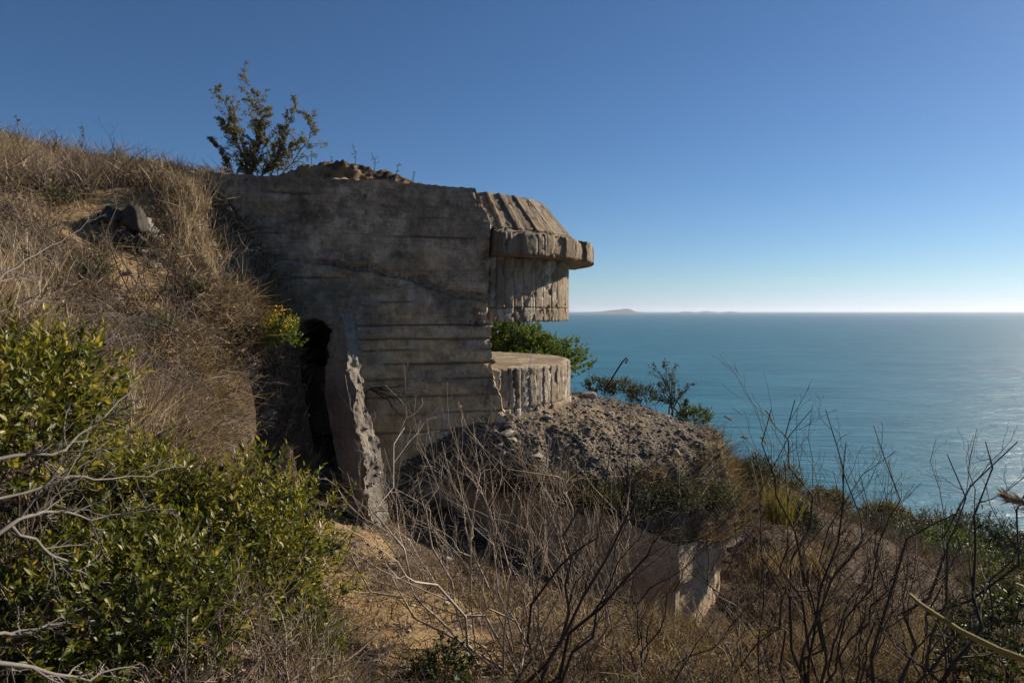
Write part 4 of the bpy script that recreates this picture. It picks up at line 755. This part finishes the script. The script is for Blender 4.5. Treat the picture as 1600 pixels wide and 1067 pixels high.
for k, (px, py, d, rx, ry, mat, tone, lab) in enumerate([
    (1385, 822, 26, 30, 14, 'olive', 0.5, 'olive shrub on the slope edge against the sea'), (1450, 850, 24, 62, 26, 'leafd', 0.45, 'wide dark green shrub on the slope crest'), (1530, 858, 26, 55, 26, 'leafd', 0.3, 'darkest shrub on the crest, right of the wide one'),
    (1590, 880, 28, 36, 16, 'leafd', 0.3, 'dark shrub at the right edge against the sea'), (1430, 895, 18, 62, 30, 'pine', 0.3, 'mid green shrub below the crest'), (1500, 905, 17, 50, 28, 'leafd', 0.55, 'rounded green shrub below the darkest one'),
    (1310, 850, 16, 34, 24, 'olive', 0.4, 'olive shrub behind the tall bare shrub'), (1345, 900, 14, 40, 26, 'leafd', 0.35, 'green shrub low on the slope behind bare stems'), (1290, 800, 18, 26, 14, 'olive', 0.3, 'small brown shrub on the slope shoulder'),
    (1240, 830, 12.5, 26, 26, 'leafd', 0.35, 'green shrub beside the yellow grass'), (1550, 940, 14, 44, 26, 'olive', 0.35, 'olive brown shrub at right above the corner shrub'), (1390, 960, 11, 40, 24, 'olive', 0.25, 'brown low shrub in the lower right scrub'), (1475, 870, 21, 40, 20, 'pine', 0.25, 'fresh green shrub tucked below the wide dark one'), (1560, 905, 20, 44, 20, 'leafd', 0.5, 'green shrub below the darkest crest shrub, toward the right edge'), (1400, 850, 22, 40, 16, 'leafd', 0.35, 'dark shrub between the olive one and the wide dark one'), (1460, 940, 13, 46, 26, 'leafd', 0.5, 'leafy green shrub behind the pale near stem'), (1350, 840, 19, 36, 16, 'leafd', 0.4, 'dark green shrub right of the tall bare shrub')]):
    far_bush('slope_shrub', lab, px, py - 8, d, rx * 1.3, ry * 1.6, 950, 0.011 * d, 0.0046 * d, mat, (tone + 0.08, 0.22), 'shrubs on the right slope', fill=0.25, stems=4)
# yellow grass tussock
def tussock(label, px, py, d, h, n, mat, wid=0.2, name='grass_tussock'):
    c = at(px, py, d); b = Bag(); p = np.tile(c, (n, 1)) + rng.normal(size=(n, 3)) * [wid * 0.4, wid * 0.4, 0.0]
    blades(b, p, rand_dir(n, 0.2) * [0.5, 0.5, 1] + [0, 0, 0.9], h * rng.uniform(0.5, 1.1, n), np.full(n, 0.012), rng.uniform(0, 1, n), 0.5); o = b.build(name, M[mat]); tag(o, label, 'grass'); return o
tussock('yellow green grass tussock beside the apron corner', 1215, 815, 10.2, 0.6, 260, 'ygrass', 0.28)
tussock('dry straw tussock at the foot of the lit corner wall', 1200, 905, 9.2, 0.5, 260, 'dry', 0.35)
tussock('dry straw tussock right of the lit corner', 1265, 900, 9.4, 0.5, 240, 'dry', 0.3)
# ------------------------------------------------------------------ bare shrubs
def P_(lst, d, sp=0.3): return [at(a, b, d + rng.uniform(-sp, sp)) for a, b in lst]
def bare_shrub(label, bpx, bpy, d, tips, mat='straw', r0=0.010, sp=0.35, **kw):
    base = at(bpx, bpy, d); g = float(ground_z(np.array([base[0]]), np.array([base[1]]))[0]); base[2] = min(base[2], g + 0.05) if bpy > 1000 else g
    return twig_thing('bare_shrub', label, 'shrub', base, P_(tips, d, sp), M[mat], r0, group='leafless shrubs before the bunker', **kw)
LV = ((8, 0.38, 32, 0.25), (5, 0.45, 36, 0.12))
bare_shrub('pale leafless shrub fanning up left, right of the leaning slab', 790, 1060, 4.7, [(600, 700), (632, 668), (652, 690), (612, 760), (690, 690), (668, 740), (640, 800)], 'straw', 0.010, levels=LV, tone=0.85, bow=0.35)
bare_shrub('pale leafless shrub with upright twigs before the earth ledge', 800, 1070, 5.0, [(722, 670), (745, 690), (765, 650), (785, 640), (798, 665), (810, 690), (740, 740), (835, 720)], 'straw', 0.010, levels=LV, tone=0.8, bow=0.2)
bare_shrub('tangled leafless shrub left of the dark diagonal stem', 850, 1075, 5.2, [(830, 770), (860, 740), (880, 780), (905, 730), (815, 800), (780, 830), (930, 790)], 'straw', 0.010, levels=LV, tone=0.7)
bare_shrub('dark leafless shrub with a long diagonal stem rising right', 815, 1085, 4.3, [(985, 640), (955, 690), (1030, 700), (1000, 770), (900, 720)], 'bark', 0.014, levels=((7, 0.3, 32, 0.2), (4, 0.45, 35, 0.1)), tone=0.55, bow=0.12)
bare_shrub('dense brown leafless shrub before the shaded lower wall', 930, 1065, 5.6, [(890, 830), (920, 800), (950, 820), (975, 790), (1000, 830), (860, 860), (1030, 860)], 'straw', 0.010, levels=LV, tone=0.6)
bare_shrub('sprawling dark leafless shrub at the bottom before the lit corner', 1010, 1075, 5.0, [(1060, 880), (1110, 850), (1150, 900), (1000, 880), (1190, 930), (960, 930)], 'bark', 0.010, levels=LV, tone=0.5, bow=0.4)
bare_shrub('tall dark leafless shrub standing against the sea', 1262, 1085, 5.0, [(1205, 640), (1242, 625), (1268, 640), (1290, 640), (1322, 690), (1400, 705), (1365, 665), (1225, 720)], 'bark', 0.013, levels=((9, 0.30, 28, 0.25), (4, 0.42, 32, 0.15)), tone=0.45, bow=0.12)
bare_shrub('thin dark leafless shrub with dense upright twigs beside the tall one', 1200, 1085, 5.4, [(1150, 800), (1175, 780), (1120, 830), (1205, 800), (1140, 880), (1230, 790)], 'bark', 0.009, levels=((9, 0.34, 22, 0.2), (4, 0.5, 26, 0.15)), tone=0.4)
bare_shrub('leafless shrub with thin stems right of the tall one', 1330, 1085, 5.2, [(1300, 760), (1345, 745), (1375, 780), (1410, 740), (1420, 830), (1290, 860)], 'bark', 0.010, levels=LV, tone=0.5, bow=0.15)
bare_shrub('dark leafless shrub with a thick branch leaning to the right edge', 1400, 1095, 4.6, [(1600, 835), (1640, 700), (1590, 690), (1480, 710), (1540, 690), (1500, 800)], 'bark', 0.016, levels=((7, 0.3, 35, 0.3), (4, 0.42, 32, 0.15)), tone=0.5, bow=0.10)
bare_shrub('low tangled leafless shrub in the lower right scrub', 1470, 1085, 5.6, [(1440, 900), (1480, 880), (1520, 900), (1550, 930), (1400, 930)], 'bark', 0.009, levels=LV, tone=0.6)
bare_shrub('tangle of brown twigs at the bottom, right of the lit corner', 1130, 1085, 5.2, [(1080, 960), (1120, 930), (1170, 960), (1210, 930), (1050, 980)], 'straw', 0.010, levels=LV, tone=0.55, bow=0.5)
# shrubs on the bank
def bank_shrub(label, px, py, tips, d, mat='straw', r0=0.007, tone=0.5, **kw):
    p = hit(px, py, 3); return twig_thing('bare_shrub', label, 'shrub', p, [at(a, b, p[1] + rng.uniform(-0.3, 0.1)) for a, b in tips], M[mat], r0, group='leafless shrubs on the bank', tone=tone, **kw)
LB = ((6, 0.35, 38, 0.1), (4, 0.4, 40, 0.05))
bank_shrub('thin leafless shrub with tall dark stems on the bank', 225, 470, [(212, 230), (205, 300), (245, 380), (190, 380), (270, 345), (228, 400)], 6, 'bark', 0.008, 0.5, levels=LB)
bank_shrub('leafless shrub reaching across the dark gap by the wall', 330, 460, [(320, 360), (350, 350), (372, 365), (300, 340), (345, 400), (290, 390)], 6, 'straw', 0.007, 0.55, levels=LB)
bank_shrub('pale dry stems rising beside the yellow flowers', 470, 520, [(440, 440), (462, 445), (478, 430), (490, 470), (455, 465), (500, 480)], 6, 'straw', 0.006, 0.6, levels=((5, 0.3, 30, 0.1),))
bank_shrub('low dry shrub on the far left bank', 60, 400, [(40, 300), (80, 310), (110, 330), (20, 340), (130, 360)], 6, 'straw', 0.007, 0.5, levels=LB)
bank_shrub('dry tangled shrub in the middle of the left bank', 260, 560, [(200, 480), (250, 470), (300, 480), (320, 520), (220, 440), (170, 500)], 6, 'straw', 0.006, 0.4, levels=LB, bow=0.5)
bank_shrub('dry tangled shrub at the lip above the hollow', 350, 590, [(300, 540), (340, 530), (390, 540), (410, 570), (280, 580)], 6, 'straw', 0.006, 0.4, levels=LB, bow=0.5)
# pale dead branches reaching in from the left
def dead_branch(label, pts, r0, d, lev=((11, 0.30, 38, 0.0), (6, 0.42, 40, 0.0)), tone=0.3):
    P = np.array([at(a, b, d_) for (a, b), d_ in zip(pts, np.linspace(d[0], d[1], len(pts)))]); s = np.linspace(0, 1, len(P)); t = np.linspace(0, 1, 14)
    P = np.stack([np.interp(t, s, P[:, k]) for k in range(3)], 1); P[1:-1] = (P[:-2] + 2 * P[1:-1] + P[2:]) / 4; P += rng.normal(size=P.shape) * 0.006
    r0 = r0 * 0.62; o = empty('dead_branch', P[0], label, 'branch', 'dead branches at the left edge'); bag = Bag(); P = P[None]; R = (r0 * (1 - 0.75 * t))[None]; tubes(bag, P, R, 6, tone); bag.build('branch', M['grey'], o)
    tw = Bag()
    for (m, lf, ang, up) in lev:
        P, R = kids(P, R, m, lf, ang, up, 6, 0.15, 0.06); tubes(tw, P, R, 4, np.clip(tone + rng.normal(size=len(P)) * 0.15, 0, 1))
    tw.build('twig', M['grey'], o)['kind'] = 'stuff'
for lab, pts, r0, d in [
    ('pale dead branch crossing the leaves at left, forking below the green shrub', [(-40, 715), (90, 712), (150, 660), (215, 600)], 0.011, (2.0, 2.6)),
    ('long thin dead branch pointing right over the large shrub', [(-40, 790), (120, 745), (200, 750), (290, 725)], 0.008, (2.0, 2.9)),
    ('dead branch with its tip over the dark hollow, lower of two', [(150, 690), (260, 660), (340, 645), (430, 662)], 0.005, (4.6, 5.6)),
    ('dead branch with its tip over the dark hollow, upper of two', [(120, 590), (250, 575), (350, 588), (440, 602)], 0.005, (4.8, 5.8)),
    ('thick grey dead branch low at the left edge', [(-40, 860), (60, 790), (130, 810), (270, 795)], 0.012, (1.9, 2.5)),
    ('grey dead branch sloping down through the left shrubs', [(10, 820), (90, 870), (150, 910), (250, 925)], 0.009, (2.0, 2.6)),
    ('dead branch just above the bottom left corner', [(-40, 1000), (60, 985), (150, 960), (260, 1000)], 0.010, (1.9, 2.5)),
    ('dead branch at the very bottom left', [(-30, 1030), (60, 1045), (130, 1060), (220, 1040)], 0.012, (1.7, 2.2)),
    ('thin curved dead stem arching over the dry bank', [(20, 560), (120, 505), (190, 487), (213, 520), (214, 600)], 0.006, (4.0, 4.6)),
    ('dead branch at the upper left edge of the bank', [(-30, 470), (30, 410), (90, 380), (150, 340)], 0.009, (3.6, 4.6)),
    ('dark dead branch across the dry grass above the left shrub', [(-20, 490), (60, 470), (150, 480), (240, 440)], 0.007, (3.6, 4.4)),
    ('short pale dead branch pointing up right from the left shrub', [(60, 600), (110, 560), (160, 535), (220, 520)], 0.006, (3.0, 3.6))]:
    dead_branch(lab, pts, r0, d)
# dead roots hanging on the wall behind the slab
t = empty('dry_root', wall_hit(590, 620) + [0.0, -0.12, 0], 'dark dry roots spreading on the wall right of the slab', 'roots'); bag = Bag()
for tip in ((680, 625), (665, 650), (635, 660), (610, 700), (640, 600), (650, 615)):
    P = polyline(wall_hit(578, 606) + np.array([0.02, -0.10, 0]), wall_hit(*tip) + np.array([0.02, -0.06, 0]), 9, 0.2, 0.05)[None]; R = (0.008 * (1 - 0.8 * np.linspace(0, 1, 9)))[None]; tubes(bag, P, R, 4, 0.3)
    P, R = kids(P, R, 6, 0.35, 35, -0.1); P[..., 1] = np.minimum(P[..., 1], (9.2 + 0.268 * (P[..., 0] + 0.3)) - 0.03); tubes(bag, P, R, 3, 0.3)
bag.build('root', M['bark'], t)['kind'] = 'stuff'
# ------------------------------------------------------------------ weeds against the sky
def weed(label, px, py, h, d, mat='olive', group='weeds on the skyline', name='dry_weed', lean=0.15, nl=26):
    p = at(px, py, d); t = empty(name, p, label, 'weed', group); b = Bag(); P = polyline(p, p + np.array([rng.normal() * lean * h, 0, h]), 8, 0.1, 0.05)[None]; R = (0.005 * (1 - 0.6 * np.linspace(0, 1, 8)))[None]; tubes(b, P, R, 4, 0.4)
    P2, R2 = kids(P, R, 7, 0.35, 40, 0.2, 5); tubes(b, P2, R2, 3, 0.4); b.build('stem', M['bark'], t)
    f = Bag(); q = P2[rng.integers(0, len(P2), nl), rng.integers(1, 5, nl)]; leaves(f, q, rand_dir(nl), rand_dir(nl), 0.028, 0.016, rng.uniform(0, 0.8, nl)); o = f.build('leaf', M[mat], t); o['kind'] = 'stuff'
for lab, px, py, h in [('dark leaved weed at the far left of the skyline', 30, 225, 0.38), ('reddish weed on the skyline, second from the left edge', 85, 240, 0.32), ('thin bare weed on the skyline right of the reddish one', 122, 246, 0.42), ('leaning weed stalk on the skyline above the dark rock', 178, 268, 0.30), ('leafy weed on the skyline left of the young tree', 228, 285, 0.33), ('small weed just left of the young tree', 262, 285, 0.22), ('short weed on the bank top near the wall corner', 300, 288, 0.2)]:
    weed(lab, px, py + 4, h, 8.75)
for lab, px, py, h in [('tall thin weed on top of the roof mound', 554, 264, 0.36), ('small weed on the mound, left of the tall one', 518, 262, 0.14), ('weed with fine stems right of the tall one on the mound', 585, 268, 0.22), ('low weed on the right shoulder of the mound', 618, 275, 0.16), ('spreading weed at the right end of the mound', 645, 290, 0.18), ('leafy weed on the left end of the mound', 487, 262, 0.22)]:
    weed(lab, px, py, h, 9.7, group='weeds on the roof mound', nl=12)
# ------------------------------------------------------------------ reed plumes, iron hook, near stems
for lab, pts in [('arched grass plume against the sea, leftmost of four', [(1185, 770), (1165, 690), (1148, 660), (1134, 651)]), ('upright grass plume against the sea near the tall shrub', [(1222, 800), (1218, 720), (1210, 670), (1198, 643)]), ('small drooping grass plume between the others', [(1195, 770), (1182, 710), (1172, 688), (1160, 683)]), ('grass plume bent right before the tall shrub', [(1215, 800), (1208, 730), (1200, 700), (1190, 684)])]:
    P = np.array([at(a, b, 8.6) for a, b in pts]); s = np.linspace(0, 1, 4); tt = np.linspace(0, 1, 16); Cc = np.stack([np.polyval(np.polyfit(s, P[:, k], 3), tt) for k in range(3)], 1)
    t = empty('grass_plume', P[0], lab, 'grass', 'grass plumes'); b = Bag(); tubes(b, Cc[None], (0.004 * (1 - 0.6 * tt))[None], 4, 0.8); b.build('stalk', M['straw'], t)
    f = Bag(); n = 260; u = rng.uniform(0.74, 1.0, n); q = np.stack([np.interp(u, tt, Cc[:, k]) for k in range(3)], 1); td = nrmz(np.stack([np.interp(u, tt, np.gradient(Cc[:, k])) for k in range(3)], 1))
    leaves(f, q, td + rng.normal(size=(n, 3)) * 0.25, rand_dir(n), 0.035, 0.006, rng.uniform(0.6, 1, n)); o = f.build('plume', M['dry'], t); o['kind'] = 'stuff'
hk = [at(a, b, 12.6) for a, b in ((944, 612), (958, 588), (972, 566), (979, 559), (981, 561), (977, 568))]
b = Bag(); tubes(b, np.array(hk)[None], np.full((1, 6), 0.014), 6, 0.5); tag(b.build('iron_hook', M['iron']), 'bent rusty reinforcing bar sticking up behind the rubble', 'iron bar')
P = np.array([at(a, b, d) for a, b, d in ((1421, 928, 1.15), (1440, 945, 1.1), (1500, 985, 1.0), (1560, 1015, 0.95), (1640, 1045, 0.9), (1760, 1090, 0.85))])
b = Bag(); tubes(b, P[None], np.linspace(0.0028, 0.0055, 6)[None], 6, 0.9); tag(b.build('plant_stem', M['ygrass'], smooth=True), 'thick pale green stem close to the camera at lower right', 'stem')
c = at(1590, 782, 1.2); t = empty('dry_seed_head', c, 'blurred brown seed head close to the camera at the right edge', 'seed head')
f = Bag(); n = 60; q = c + nrmz(np.array([[1, 0.1, -0.35]])) * rng.uniform(-0.02, 0.05, (n, 1)) + rng.normal(size=(n, 3)) * 0.004; leaves(f, q, np.tile([[-1, 0, 0.3]], (n, 1)) + rng.normal(size=(n, 3)) * 0.4, rand_dir(n), 0.03, 0.006, rng.uniform(0.2, 0.7, n)); f.build('husk', M['dry'], t)
b = Bag(); tubes(b, np.array([c, c + [0.05, 0, -0.03], c + [0.2, -0.05, -0.16]])[None], np.full((1, 3), 0.002), 5, 0.3); b.build('stalk', M['bark'], t)
# ------------------------------------------------------------------ haze
hv = np.array([(x, y, z) for x in (-43000, 43000) for y in (-4000, 43000) for z in (SEA - 12, 160)])
hz_m = bpy.data.materials.new('sea_haze'); hz_m.use_nodes = True; n = hz_m.node_tree; n.nodes.clear()
ho = n.nodes.new('ShaderNodeOutputMaterial'); pv = n.nodes.new('ShaderNodeVolumePrincipled'); n.links.new(pv.outputs[0], ho.inputs['Volume'])
pv.inputs['Color'].default_value = (0.74, 0.84, 1.0, 1); pv.inputs['Density'].default_value = 2.6e-5; pv.inputs['Anisotropy'].default_value = 0.3
hzo = build('haze', hv, [np.array([(0, 1, 3, 2), (4, 6, 7, 5), (0, 4, 5, 1), (2, 3, 7, 6), (0, 2, 6, 4), (1, 5, 7, 3)])], hz_m); tag(hzo, 'pale sea haze toward the horizon', kind='stuff')
